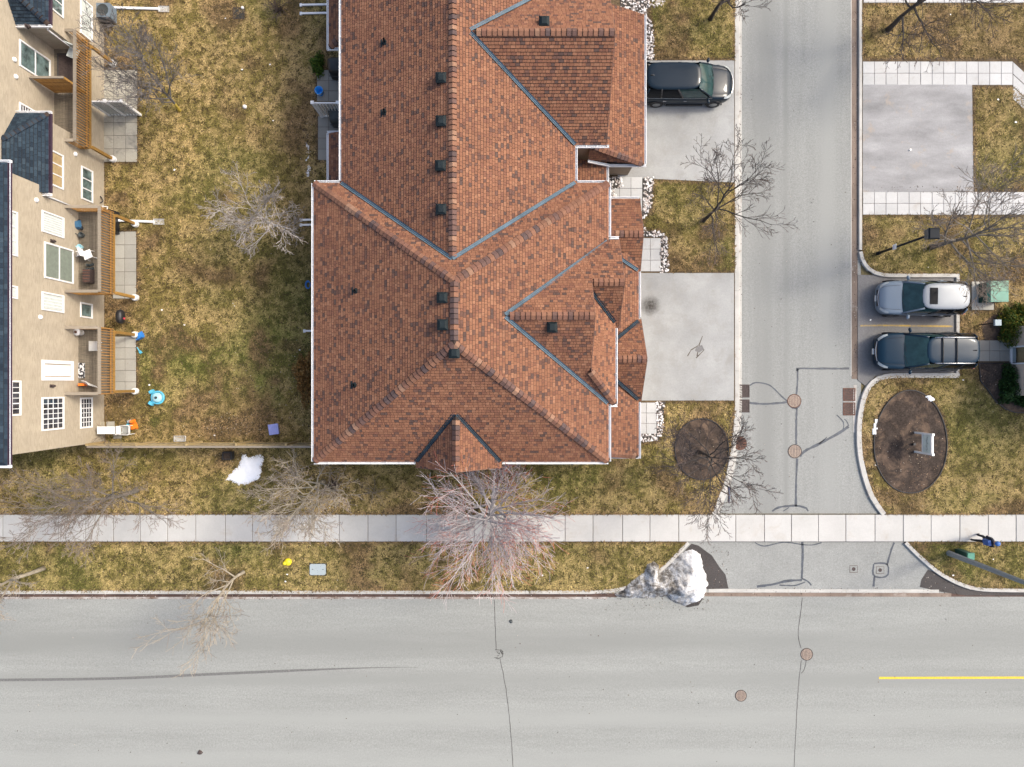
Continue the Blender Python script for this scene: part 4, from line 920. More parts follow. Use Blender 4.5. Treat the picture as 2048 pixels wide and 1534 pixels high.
# board fence along the yard
fn = thing('wooden_fence', 'weathered board fence from the tan block to the row house', 'fence', (-15, -3.15, 0)); FY = -3.16; FH = 1.75
x0f, x1f = -21.35, -8.7
me = bpy.data.meshes.new('board'); q = MB(); q.box(0, -.012, .04, .132, .012, FH); me.from_pydata(q.v, [], q.f); me.materials.append(MT['fence']); me.update()
k = int((x1f-x0f)/.14)
for i in range(k): inst('board', me, Matrix.Translation((x0f+i*.14, FY+.045*(-1)**i*.8, random.uniform(-.02, .02))), fn)
for i in range(6):
    xp = x0f+.1+i*(x1f-x0f-.2)/5; q = MB(); q.box(xp-.055, FY+.052, 0, xp+.055, FY+.16, FH+.06); q.obj('post', MT['fence_rail'], fn)
for i in range(5):
    xa = x0f+.1+i*(x1f-x0f-.2)/5+.058; xb = xa+(x1f-x0f-.2)/5-.116
    for z in (.3, 1.5): q = MB(); q.box(xa, FY+.052, z, xb, FY+.09, z+.09); q.obj('rail', MT['fence_rail'], fn)
    q = MB(); q.box(xa-.05, FY-.055, FH+.022, xb+.05, FY+.050, FH+.05); q.obj('cap_board', MT['rail'], fn)

# house at the right edge
rh = thing('brick_house', 'pale brick house cut off by the right edge', 'house', (30, 1, 0))
w = MB(); w.box(26.15, 1.95, -.1, 36, 2.95, 3.0); w.box(26.15, -.62, -.1, 36, 1.0, 3.0); w.box(26.6, 1.0, -.1, 36, 1.95, 3.0); w.obj('wall', MT['brick_pink'], rh)
q = MB(); q.box(26.15, 1.0, 2.2, 26.6, 1.95, 3.0); q.obj('lintel', MT['white'], rh)
for yy in (1.0, 1.95): q = MB(); s = 1 if yy < 1.5 else -1; q.box(26.12, yy, 0, 26.6, yy+s*.07, 2.2); q.obj('door_frame', MT['white'], rh)
q = MB(); q.box(26.12, 1.07, 0, 26.19, 1.88, .12); q.obj('threshold', MT['white'], rh)
q = MB(); q.box(26.2, 1.08, .0, 26.42, 1.87, .05); q.obj('step', MT['utility_blue'], rh)
q = MB(); q.box(26.5, 1.08, .02, 26.58, 1.87, 2.15); dd = q.obj('door', MT['curtain_tan'], rh); q = MB(); q.box(26.44, 1.75, 1.0, 26.499, 1.8, 1.1); q.obj('handle', MT['rim'], dd)
q = MB()
for a, b in (((25.8,-1.0,3.0),(31,-1.0,5.6)), ): q.add([(26.1,-1.0,3.0),(26.1,3.3,3.0),(31,3.3,5.8),(31,-1.0,5.8)], [(0,3,2,1)]); q.add([(36.2,-1.0,3.0),(36.2,3.3,3.0),(31,3.3,5.8),(31,-1.0,5.8)], [(0,1,2,3)]); q.add([(26.15,-.62,2.98),(36,-.62,2.98),(31,-.62,5.7)], [(0,1,2)])
q.obj('roof', MT['underlay'], rh)

# ------------------------------------------------------------------ vegetation
def bark_mat(name, c, tip):
    m, nt, bs = base_mat(name); a = nt.nodes.new('ShaderNodeAttribute'); a.attribute_name = 'col'
    f = ramp(nt, noise(nt, pos(nt), 6, 4), [(.3, (.75,.75,.75)), (.7, (1.25,1.25,1.25))])
    sp = nt.nodes.new('ShaderNodeSeparateColor'); nt.links.new(a.outputs['Color'], sp.inputs[0])
    nt.links.new(mix(nt, 1, mix(nt, sp.outputs[0], c, tip), f, 'MULTIPLY'), bs.inputs['Base Color']); bs.inputs['Roughness'].default_value = .85
    return m
BARK = {'grey': bark_mat('bark_grey', (.17,.15,.125), (.17,.125,.10)), 'dark': bark_mat('bark_dark', (.045,.038,.034), (.105,.075,.065)), 'red': bark_mat('bark_red_tips', (.38,.36,.365), (.38,.11,.075)),
        'white': bark_mat('bark_birch', (.36,.335,.31), (.145,.115,.10)), 'tan': bark_mat('bark_tan', (.33,.29,.225), (.20,.158,.13)), 'yellow': bark_mat('bark_slate', (.115,.11,.11), (.135,.115,.105))}
def rot_dir(d, ang, az):
    d = Vector(d).normalized(); a = Vector((0, 0, 1)) if abs(d.z) < .9 else Vector((1, 0, 0)); x = d.cross(a).normalized(); y = d.cross(x)
    return (d*math.cos(ang)+(x*math.cos(az)+y*math.sin(az))*math.sin(ang)).normalized()
def tree(px, py, label, bark, H, R, seed, name='bare_tree', trunk_h=.3, n1=6, n2=6, n3=5, n4=0, r0=.09, a1=.75, trop=.10, lean=(0, 0), wob=.16, rmin=.008, trunk_mat=None, curve=0.0, group='bare trees'):
    rd = random.Random(seed); x, y = G(px, py); t = thing(name, label, 'tree', (x, y, 0), group); tr = MB(); cr = MB(); th = H*trunk_h
    def poly(p, d, L, r, k, up, w=wob):
        pts = [p]; rr = [r]; d = Vector(d)
        for i in range(k):
            d = (d+Vector((rd.gauss(0, w), rd.gauss(0, w), rd.gauss(0, w)*.6+up))).normalized(); pts.append(pts[-1]+d*(L/k)); rr.append(max(rmin, r*(1-.72*(i+1)/k)))
        return pts, rr
    tdir = Vector((lean[0], lean[1], 1)).normalized()
    pts, rr = poly(Vector((x, y, -.05)), tdir, th, r0, 4, .0, .03); rr = [r0*1.35, r0*1.05, r0*.95, r0*.9, r0*.8]
    tr.tube(pts, rr, 9, c=(0, 0, 0))
    crown_L = H-th
    lead, lr = poly(pts[-1], tdir, crown_L*.85, r0*.75, 6, .03, .08)
    cr.tube(lead, lr, 6, c=(0, 0, 0), cap=False)
    nch = [n1, n2, n3, n4, 0]
    def at(P, t_): 
        s = t_*(len(P)-1); i = min(int(s), len(P)-2); return P[i].lerp(P[i+1], s-i), (P[i+1]-P[i]).normalized()
    def kids(P, Rr, L, depth, seedang):
        n = nch[depth]
        if n <= 0: return
        az = seedang
        for i in range(n):
            f = (i+rd.uniform(.1, .9))/n; tt = (.0+.92*f) if depth == 0 else (.22+.76*f); p, d = at(P, tt); az += 2.4+rd.uniform(-.5, .5)
            if depth == 0:
                ang = a1*rd.uniform(.75, 1.2)*(1.15-.45*f); l = R*rd.uniform(.85, 1.15)/max(.35, math.sin(min(1.3, ang)))*(1-.42*f); l = min(l, H*.75); up = trop
            else:
                ang = rd.uniform(.35, .8); l = L*rd.uniform(.34, .6)*(1.1-.45*tt); up = trop*.8
            r = max(rmin, Rr[min(len(Rr)-1, int(tt*(len(Rr)-1)))]*(.62 if depth == 0 else .55)); k = 5 if depth == 0 else (4 if depth == 1 else 3)
            q, qr = poly(p, rot_dir(d, ang, az), l, r, k, up); tip = (0, .08, rd.choice((.05, .15, .35, 1.0)), rd.choice((.3, 1.0)))[min(depth, 3)]
            cr.tube(q, qr, 5 if depth == 0 else (4 if depth == 1 else 3), c=(tip, tip, tip), cap=False); kids(q, qr, l, depth+1, az*1.7)
    kids(lead, lr, crown_L, 0, rd.uniform(0, 6))
    tr.obj('trunk', trunk_mat or BARK[bark], t, smooth=True, attr='col'); cr.obj('crown', BARK[bark], t, attr='col')
    return t
T_YEL = plain('yellow_trunk_wrap', (.42, .31, .05), .7, var=.2)
tree(359, 222, 'bare tree with a yellow wrapped trunk on the back lawn', 'yellow', 5.0, 2.0, 21, trunk_h=.16, lean=(.10, .10), n1=14, n2=8, n3=6, n4=3, r0=.08, a1=.6, trunk_mat=T_YEL)
tree(552, 452, 'pale bare birch on the back lawn beside the house', 'white', 5.4, 2.0, 31, trunk_h=.05, n1=15, n2=8, n3=6, n4=3, r0=.075, a1=.8, trop=.05, wob=.2)
tree(274, 981, 'wide bare tree with a pale trunk below the tan block', 'grey', 5.6, 2.9, 43, trunk_h=.22, n1=16, n2=9, n3=6, n4=3, r0=.11, a1=.9, trop=.05)
tree(88, 1136, 'bare tree with a pale trunk leaning off the left edge', 'tan', 7.2, 2.0, 54, trunk_h=.3, n1=8, n2=7, n3=6, n4=2, r0=.10, a1=.7)
tree(487, 1144, 'slim bare tree on the verge reaching over the street', 'tan', 6.2, 1.75, 65, trunk_h=.12, n1=13, n2=7, n3=6, n4=0, r0=.085, a1=.6)
tree(648, 963, 'broad pale bare tree between snow patch and house corner', 'tan', 4.6, 2.5, 76, trunk_h=.12, n1=18, n2=9, n3=6, n4=2, r0=.10, a1=.95, trop=.06, wob=.2)
tree(985, 1003, 'dense bare tree with red twig tips over the sidewalk', 'red', 5.7, 3.45, 87, trunk_h=.08, n1=42, n2=11, n3=6, n4=0, r0=.15, a1=.95, trop=.04, wob=.10, rmin=.0075)
tree(1398, 904, 'bare tree growing from the round mulch bed', 'dark', 6.4, 2.7, 98, trunk_h=.22, n1=13, n2=8, n3=7, n4=3, r0=.09, a1=.85, trop=.02)
tree(1407, 441, 'dark bare tree at the lane kerb between the two driveways', 'dark', 5.6, 2.3, 109, trunk_h=.2, n1=11, n2=7, n3=7, n4=2, r0=.10, a1=.8, trop=.03)
tree(1421, 38, 'dark bare tree at the top edge left of the lane', 'dark', 6.6, 2.5, 120, trunk_h=.22, n1=12, n2=8, n3=6, n4=3, r0=.10, a1=.85)
tree(1776, 60, 'large bare tree at the top edge right of the lane', 'dark', 6.6, 3.0, 131, trunk_h=.22, n1=14, n2=9, n3=6, n4=3, r0=.13, a1=.95, trop=.02)
tree(1864, 494, 'bare tree with a dark trunk beside the black lamp post', 'grey', 5.8, 2.8, 142, trunk_h=.2, n1=14, n2=9, n3=6, n4=3, r0=.13, a1=.9, trop=.03)
def twig_shrub(px, py, label, bark, H, R, seed, n=40):
    rd = random.Random(seed); x, y = G(px, py); m = MB()
    for i in range(n):
        az = rd.uniform(0, 6.28); a = rd.uniform(.1, 1.0); p = [Vector((x+rd.uniform(-.1, .1), y+rd.uniform(-.1, .1), 0))]; d = Vector((math.cos(az)*math.sin(a), math.sin(az)*math.sin(a), math.cos(a)))
        L = H*rd.uniform(.6, 1.1)
        for k in range(3): d = (d+Vector((rd.gauss(0, .2), rd.gauss(0, .2), rd.gauss(0, .1)))).normalized(); p.append(p[-1]+d*L/3*(R/H if abs(d.z) < .5 else 1))
        m.tube(p, [.012, .010, .008, .006], 3, c=(.5, .5, .5), cap=False)
        for k in (1, 2):
            q = p[k]+rot_dir(d, .8, rd.uniform(0, 6))*L*.35; m.tube([p[k], q], [.008, .005], 3, c=(1, 1, 1), cap=False)
    return tag(m.obj('twig_shrub', BARK[bark], attr='col'), label, 'shrub', 'leafless twig shrubs')
twig_shrub(222, 52, 'leafless dark shrub beside the grey outdoor unit', 'yellow', 1.2, 1.0, 3, 45)
twig_shrub(560, 22, 'low dark bush at the top edge of the back lawn', 'dark', 1.1, 1.0, 4, 50)
twig_shrub(208, 868, 'thin leafless shrub at the corner of the tan block', 'grey', 1.3, .7, 5, 24)
twig_shrub(745, 985, 'small sparse twig shrub below the roof corner', 'tan', 1.5, .9, 6, 14)
twig_shrub(670, 968, 'dark low twigs standing in for a shadow at the foot of the pale tree', 'dark', .8, .9, 7, 70)  # dense dark twigs added in place of a dark shadow on the grass
def leaf_shrub(px, py, label, rx, ry, H, cols, n, seed, name='shrub'):
    rd = random.Random(seed); x, y = G(px, py); t = thing(name, label, 'shrub', (x, y, 0)); m = MB()
    for i in range(n):
        u = rd.random()**.4; az = rd.uniform(0, 6.28); el = math.asin(rd.uniform(-.1, 1)); k = 1+.22*math.sin(3*az+seed)+.15*math.sin(7*az)
        p = Vector((x+rx*u*k*math.cos(az)*math.cos(el), y+ry*u*k*math.sin(az)*math.cos(el), .06+H*u*max(0, math.sin(el))*k))
        s = rd.uniform(.03, .075); d = Vector((rd.gauss(0, 1), rd.gauss(0, 1), rd.gauss(.5, .6))).normalized(); a = rot_dir(d, 1.57, rd.uniform(0, 6)); b = d.cross(a)
        c = rd.choice(cols); q = rd.uniform(.6, 1.3); m.add([p-a*s, p+b*s*.5, p+a*s*1.4, p-b*s*.5], [(0,1,2,3)], 0, (c[0]*q, c[1]*q, c[2]*q))
    for i in range(7):
        az = i*.9; m2 = m
    m.obj('foliage', MT['leaf'], t, attr='col'); q = MB()
    for i in range(6): az = i*1.05; q.tube([(x, y, 0), (x+rx*.5*math.cos(az), y+ry*.5*math.sin(az), H*.6)], [.02, .008], 4, c=(0, 0, 0))
    q.obj('stem', BARK['dark'], t, attr='col'); return t
GRN = [(.035,.075,.012), (.06,.11,.015), (.11,.13,.02), (.18,.15,.02)]; DGR = [(.015,.04,.010), (.025,.065,.015), (.035,.075,.015)]
leaf_shrub(2018, 652, 'yellow green spreading evergreen above the short grey path', .75, .95, .8, GRN, 4200, 1)
leaf_shrub(2040, 628, 'small evergreen at the right edge above the yellow green one', .7, .5, .7, GRN, 2200, 2)
leaf_shrub(2012, 772, 'dark green evergreen below the short grey path', .45, 1.05, .7, DGR, 3800, 3)
leaf_shrub(2044, 800, 'dark evergreen at the lower corner of the brick house', .4, .4, .6, DGR, 1400, 4)
leaf_shrub(638, 132, 'small green shrub by the covered grill at the house', .32, .62, .6, [(.05,.10,.015), (.09,.15,.02)], 1500, 5)
leaf_shrub(612, 752, 'rusty brown dried shrub along the house wall', .55, 1.3, .7, [(.26,.14,.04), (.20,.11,.04), (.30,.19,.07)], 2600, 6)

# grass blades, one object for each lawn that nobody could count
def pip(poly, X, Y):
    ins = np.zeros(X.shape, bool); n = len(poly); j = n-1
    for i in range(n):
        xi, yi = poly[i]; xj, yj = poly[j]
        c = ((yi > Y) != (yj > Y)) & (X < (xj-xi)*(Y-yi)/((yj-yi) if yj != yi else 1e-9)+xi); ins ^= c; j = i
    return ins
def vnoise(X, Y, s, seed):
    r = np.random.default_rng(seed); T = r.random((256, 256)); x = X*s+97.3; y = Y*s+51.7; xi = np.floor(x).astype(int); yi = np.floor(y).astype(int); fx = x-xi; fy = y-yi; fx = fx*fx*(3-2*fx); fy = fy*fy*(3-2*fy)
    g = lambda a, b: T[a % 256, b % 256]
    return (g(xi, yi)*(1-fx)+g(xi+1, yi)*fx)*(1-fy)+(g(xi, yi+1)*(1-fx)+g(xi+1, yi+1)*fx)*fy
def fbm(X, Y, s, seed): return (vnoise(X, Y, s, seed)+.5*vnoise(X, Y, 2.1*s, seed+1)+.25*vnoise(X, Y, 4.3*s, seed+2))/1.75
def grass(key, label, dens, seed):
    rng = np.random.default_rng(seed); P = np.array(W(LAWN[key])); lim = np.array([[-28.2, -21.2], [28.2, 21.2]])
    lo = np.maximum(P.min(0), lim[0]); hi = np.minimum(P.max(0), lim[1]); n = int((hi[0]-lo[0])*(hi[1]-lo[1])*dens)
    X = rng.uniform(lo[0], hi[0], n); Y = rng.uniform(lo[1], hi[1], n); ok = pip(W(LAWN[key]), X, Y)
    for e in EXCL: ok &= ~pip(W(e), X, Y)
    X = X[ok]; Y = Y[ok]; n = len(X)
    big = fbm(X, Y, .22, 5); med = fbm(X, Y, .9, 15); fine = fbm(X, Y, 3.2, 25); bare = fbm(X, Y, .55, 35)
    px = X*FPX/CAM_H+1024; py = 767-Y*FPX/CAM_H
    g = lambda cx, cy, sx, sy: np.exp(-((px-cx)/sx)**2-((py-cy)/sy)**2)
    green = np.clip((big-.54)*2.0, 0, .38)+.75*g(560, 770, 70, 110)*np.clip((med-.45)*5, 0, 1)+.5*g(320, 730, 120, 60)+.5*g(1960, 860, 120, 90)+.55*g(1150, 960, 160, 45)+.3*g(560, 600, 120, 160)+.5*g(310, 842, 8, 8)*3+.25*(py > 1084)
    brown = np.clip((bare-.56)*4.5, 0, .8)+.8*g(250, 560, 35, 90)+.7*g(225, 800, 60, 60)+.6*g(500, 850, 70, 22)+.5*g(600, 460, 50, 90)+.55*g(1990, 100, 130, 90)+.3*g(2000, 560, 100, 60)+.5*g(400, 860, 120, 30)
    edge = np.zeros(n)
    for ox, oy in ((.16, 0), (-.16, 0), (0, .16), (0, -.16)):
        jx, jy = X+ox*rng.uniform(.3, 1.2, n), Y+oy*rng.uniform(.3, 1.2, n); o = ~pip(W(LAWN[key]), jx, jy)
        for ee in EXCL: o |= pip(W(ee), jx, jy)
        edge = np.maximum(edge, o)
    brown = brown+edge*.75
    keep = rng.random(n) > np.clip(brown-.45, 0, .55)*.9; 
    idx = np.nonzero(keep)[0]; X, Y, med, fine, green, brown = X[idx], Y[idx], med[idx], fine[idx], green[idx], brown[idx]; n = len(X)
    straw = np.array([.430, .318, .140]); olive = np.array([.205, .165, .050]); grn = np.array([.105, .125, .026]); brn = np.array([.185, .120, .060]); drk = np.array([.070, .050, .020])
    r = rng.random(n); clump = fbm(X, Y, 5.5, 45); t = np.clip((clump-.5)*2.5+(fine-.5)*2.2+(med-.5)*2.2+(r-.5)*1.1+.41, 0, 1)[:, None]
    C = olive*(1-t)+straw*t; gg = np.clip(green*(1.25-t[:, 0]*.5), 0, .9)[:, None]; C = C*(1-gg)+grn*gg*(.7+.9*t); bb = np.clip(brown, 0, .8)[:, None]; C = C*(1-bb)+brn*bb*(.75+.6*t)
    dk = (rng.random(n) < np.clip(.20+(.45-clump)*1.6, .05, .6))[:, None]; C = np.where(dk, drk*(1-gg)+grn*.6*gg, C); C *= rng.uniform(.82, 1.18, n)[:, None]
    bright = (rng.random(n) < .05)[:, None]; C = np.where(bright, C*1.5, C)
    # each blade a lying triangle with its own tilt
    az = rng.normal(.9, 1.1, n)+np.where(rng.random(n) < .4, math.pi, 0); L = rng.uniform(.07, .17, n); wd = rng.uniform(.014, .032, n); h = rng.uniform(.012, .075, n)
    dx, dy = np.cos(az), np.sin(az); V = np.empty((n, 3, 3)); 
    V[:, 0] = np.stack([X-dy*wd, Y+dx*wd, np.full(n, .002)], 1); V[:, 1] = np.stack([X+dy*wd, Y-dx*wd, np.full(n, .002)+rng.uniform(0, .02, n)], 1); V[:, 2] = np.stack([X+dx*L, Y+dy*L, h], 1)
    me = bpy.data.meshes.new('grass'); me.vertices.add(n*3); me.vertices.foreach_set('co', V.ravel()); me.loops.add(n*3); me.loops.foreach_set('vertex_index', np.arange(n*3, dtype=np.int32))
    me.polygons.add(n); me.polygons.foreach_set('loop_start', np.arange(0, n*3, 3, dtype=np.int32)); me.polygons.foreach_set('loop_total', np.full(n, 3, dtype=np.int32))
    a = me.attributes.new('col', 'FLOAT_COLOR', 'FACE'); a.data.foreach_set('color', np.concatenate([C, np.ones((n, 1))], 1).astype('f').ravel())
    me.materials.append(MT['grass']); me.update(); o = link('grass', me); tag(o, label, 'grass', kind='stuff'); return n
DENS = 800
NG = sum(grass(k, l, DENS, 70+i) for i, (k, l) in enumerate((('L1', 'dry straw coloured grass of the lawn left of the lane'), ('L2', 'dry straw coloured grass of the lawn right of the lane'), ('L3', 'dry grass of the verge along the street'), ('L4', 'dry grass of the small verge by the pedestrian'))))
print('grass blades', NG)
# dead leaves
rd = random.Random(5); m = MB()
for (cx, cy, sx, sy, n) in ((490, 850, 60, 14, 260), (590, 790, 30, 70, 240), (520, 780, 60, 60, 160), (615, 300, 12, 50, 60), (240, 850, 25, 25, 50), (1820, 940, 40, 35, 140), (1400, 900, 40, 45, 90), (400, 600, 150, 220, 90), (1985, 760, 30, 40, 70), (1800, 900, 60, 80, 80), (300, 950, 260, 40, 90), (600, 1140, 500, 30, 120), (420, 900, 60, 10, 50)):
    for i in range(n):
        x, y = G(rd.gauss(cx, sx), rd.gauss(cy, sy)); s = rd.uniform(.015, .035); a = rd.uniform(0, 6.28); c = rd.choice([(.34,.24,.15), (.22,.13,.08), (.5,.44,.36), (.30,.20,.14), (.16,.10,.06)]); z = rd.uniform(.03, .07)
        if -21.3 > x and y > -3: continue
        m.add([(x+s*math.cos(a), y+s*math.sin(a), z), (x-s*.6*math.sin(a), y+s*.6*math.cos(a), z+.02), (x-s*math.cos(a), y-s*math.sin(a), z), (x+s*.6*math.sin(a), y-s*.6*math.cos(a), z+.01)], [(0,1,2,3)], 0, c)
tag(m.obj('dead_leaves', MT['leaf'], attr='col'), 'scattered dead leaves on lawns and beds', 'leaves', kind='stuff')
# river stones round the entry walks
def stones(px, label, dens, seed, hole=None):
    rd = random.Random(seed); P = W(px); xs_ = [p[0] for p in P]; ys_ = [p[1] for p in P]; b = MB(); b.prism(P, -.03, .006)
    n = int((max(xs_)-min(xs_))*(max(ys_)-min(ys_))*dens); X = np.array([rd.uniform(min(xs_), max(xs_)) for _ in range(n)]); Y = np.array([rd.uniform(min(ys_), max(ys_)) for _ in range(n)]); ok = pip(P, X, Y)
    if hole is not None:
        for h in hole: ok &= ~pip(W(h), X, Y)
    m = MB(); m.prism(P, -.03, .006, 0, (.06, .055, .05))
    for x, y in zip(X[ok], Y[ok]):
        a = rd.uniform(.035, .075); bq = a*rd.uniform(.6, .95); h = a*rd.uniform(.5, .8); th = rd.uniform(0, 3.14); c = rd.choice([(.72,.70,.68), (.62,.60,.58), (.78,.77,.76), (.40,.36,.33), (.55,.48,.44), (.16,.14,.13)])
        v = []
        for (s, z) in ((1.0, .3), (.72, .85)):
            for k in range(6):
                q = k*math.pi/3; u, w_ = a*s*math.cos(q), bq*s*math.sin(q); v.append((x+u*math.cos(th)-w_*math.sin(th), y+u*math.sin(th)+w_*math.cos(th), .006+h*z))
        v.append((x, y, .006+h)); m.add(v, [(k, (k+1) % 6, 6+(k+1) % 6, 6+k) for k in range(6)]+[(6+k, 6+(k+1) % 6, 12) for k in range(6)], 0, c)
    return tag(m.obj('river_stones', MT['pebble'], attr='col'), label, 'stones', kind='stuff')
stones([(1240,-10),(1325,-30),(1330,6),(1318,14),(1296,16),(1292,30),(1306,48),(1309,120),(1282,120),(1282,28),(1240,28)], 'white river stones at the top corner of the house', 150, 1)
stones([(1216,354),(1309,354),(1305,380),(1306,405),(1295,428),(1284,440),(1288,455),(1300,462),(1325,461),(1334,472),(1338,544),(1320,546),(1320,474),(1280,474),(1280,430),(1216,400)], 'white river stones along the entry walk', 150, 2, [[(1232,378),(1287,354),(1286,420),(1232,420)], [(1245,354),(1287,354),(1287,400),(1245,400)]])
stones([(1272,868),(1312,868),(1312,803),(1331,803),(1326,830),(1328,858),(1318,880),(1300,884),(1272,884)], 'white river stones below the empty driveway', 150, 3)
# snow
def snow(px, H, label, mat, seed, name='snow_patch', nz=1.2, z0=0.0, parent=None, res=.06):
    P = W(px); xs_ = [p[0] for p in P]; ys_ = [p[1] for p in P]; nx = int((max(xs_)-min(xs_))/res)+2; ny = int((max(ys_)-min(ys_))/res)+2
    gx = np.linspace(min(xs_)-.05, max(xs_)+.05, nx); gy = np.linspace(min(ys_)-.05, max(ys_)+.05, ny); X, Y = np.meshgrid(gx, gy, indexing='ij')
    d = np.full(X.shape, 1e9); n = len(P)
    for i in range(n):
        a = np.array(P[i]); b = np.array(P[(i+1) % n]); ab = b-a; t = np.clip(((X-a[0])*ab[0]+(Y-a[1])*ab[1])/max(1e-9, ab@ab), 0, 1); d = np.minimum(d, np.hypot(X-a[0]-t*ab[0], Y-a[1]-t*ab[1]))
    d = np.where(pip(P, X, Y), d, -d); d = d+(fbm(X, Y, 5, seed+9)-.5)*.16
    h = H*np.clip(d/(.35+H*.5), 0, 1)**.8*(.55+.9*fbm(X, Y, nz, seed))+np.where(d > .03, (fbm(X, Y, 4, seed+3)-.5)*.22*H*np.clip(d*4, 0, 1)+(fbm(X, Y, 9, seed+5)-.5)*.06*H*np.clip(d*4, 0, 1), 0)
    Z = np.where(d > 0, z0+.012+np.maximum(h, 0), z0-.02); vs_ = np.stack([X, Y, Z], 2).reshape(-1, 3); fs = []
    for i in range(nx-1):
        for j in range(ny-1):
            if (d[i:i+2, j:j+2] > 0).any(): fs.append((i*ny+j, (i+1)*ny+j, (i+1)*ny+j+1, i*ny+j+1))
    m = MB(); m.add(vs_.tolist(), fs); return tag(m.obj(name, mat, smooth=True), label, 'snow', 'remains of snow')
def dirty_snow():
    m, nt, bs = base_mat('dirty_snow'); v = pos(nt); f = noise(nt, v, 1.5, 8, .78, .4)
    c = ramp(nt, f, [(.38, (.06,.05,.042)), (.46, (.22,.205,.185)), (.53, (.45,.45,.45)), (.63, (.76,.78,.81))])
    sp = nt.nodes.new('ShaderNodeSeparateXYZ'); g = nt.nodes.new('ShaderNodeNewGeometry'); nt.links.new(g.outputs['Position'], sp.inputs[0])
    x0 = G(1352, 0)[0]; x1 = G(1400, 0)[0]; mr = nt.nodes.new('ShaderNodeMapRange'); mr.inputs[1].default_value = x0-.1; mr.inputs[2].default_value = x1; nz_ = nt.nodes.new('ShaderNodeMath'); nz_.operation = 'MULTIPLY_ADD'; nt.links.new(noise(nt, v, 2.5, 6, .7), nz_.inputs[0]); nz_.inputs[1].default_value = 2.2; nt.links.new(sp.outputs[0], nz_.inputs[2]); sb = nt.nodes.new('ShaderNodeMath'); sb.operation = 'SUBTRACT'; nt.links.new(nz_.outputs[0], sb.inputs[0]); sb.inputs[1].default_value = 1.1; nt.links.new(sb.outputs[0], mr.inputs[0])
    fine = ramp(nt, noise(nt, v, 14, 5, .8), [(.38, (.30,.28,.25)), (.55, (1.0,1.0,1.0))])
    c = mix(nt, 1, c, fine, 'MULTIPLY'); c2_ = ramp(nt, noise(nt, v, 5, 6, .75), [(.34, (.30,.28,.26)), (.46, (.74,.75,.76)), (.6, (.82,.83,.84))]); cl = mix(nt, mr.outputs[0], c, c2_); nt.links.new(cl, bs.inputs['Base Color']); bs.inputs['Roughness'].default_value = .6; bump(nt, bs, noise(nt, v, 16, 6, .75), .8, .06); return m
snow([(1228,1192),(1245,1180),(1262,1158),(1285,1144),(1292,1128),(1306,1118),(1320,1128),(1322,1142),(1345,1122),(1365,1106),(1385,1100),(1400,1110),(1404,1128),(1413,1150),(1416,1172),(1408,1195),(1392,1206),(1370,1212),(1350,1205),(1335,1194),(1290,1197),(1250,1196)], .75, 'big dirty snow pile melting at the street kerb', dirty_snow(), 11, 'snow_pile', 1.3, ROAD_Z, res=.05)
snow([(452,955),(462,945),(478,930),(484,910),(490,907),(497,914),(512,909),(528,912),(530,922),(522,935),(526,945),(515,962),(498,968),(480,970),(462,962),(450,960)], .10, 'clean white snow patch on the lawn below the fence', MT['snow'], 12)
snow([(611,318),(616,310),(614,298),(610,292),(612,282),(618,290),(620,300),(619,318),(612,322)], .05, 'upper snow remnant in the soil strip by the house', MT['snow'], 13, res=.04)
snow([(613,355),(612,342),(616,330),(621,332),(620,345),(617,354)], .05, 'lower snow remnant in the soil strip by the house', MT['snow'], 14, res=.04)
snow([(1747,872),(1746,858),(1749,844),(1752,840),(1751,852),(1749,868)], .015, 'snow remnant on the left rim of the oval bed', MT['snow'], 15, z0=.07, res=.04)
snow([(1852,793),(1857,791),(1866,799),(1862,801)], .015, 'snow remnant on the upper right rim of the oval bed', MT['snow'], 16, z0=.07, res=.04)

# ------------------------------------------------------------------ cars
def paint(name, c, rough=.28, metal=.3):
    m, nt, bs = base_mat(name); v = pos(nt)
    nt.links.new(ramp(nt, noise(nt, v, 90, 2), [(.3, tuple(q*.92 for q in c)), (.7, tuple(min(1, q*1.08) for q in c))]), bs.inputs['Base Color'])
    bs.inputs['Metallic'].default_value = metal; bs.inputs['Specular IOR Level'].default_value = .2; bs.inputs['Coat Weight'].default_value = .22; bs.inputs['Coat Roughness'].default_value = .04
    d = noise(nt, v, 4, 5); r = nt.nodes.new('ShaderNodeMapRange'); r.inputs[3].default_value = rough*.8; r.inputs[4].default_value = rough*1.4; nt.links.new(d, r.inputs[0]); nt.links.new(r.outputs[0], bs.inputs['Roughness'])
    return m
CG = plain('car_glass', (.020, .050, .052), .05, var=.3, scale=3, spec=.4, coat=.15); CGD = plain('privacy_glass', (.006, .008, .011), .10, spec=.10, coat=.0)
LAMP = plain('headlamp_glass', (.36, .39, .39), .08, var=.15, scale=14, coat=.8); TAIL = plain('tail_lamp', (.42, .02, .03), .15, coat=.8); CHROME = plain('chrome', (.42, .43, .45), .25, .9); TRIM = plain('car_trim', (.02, .02, .022), .6)
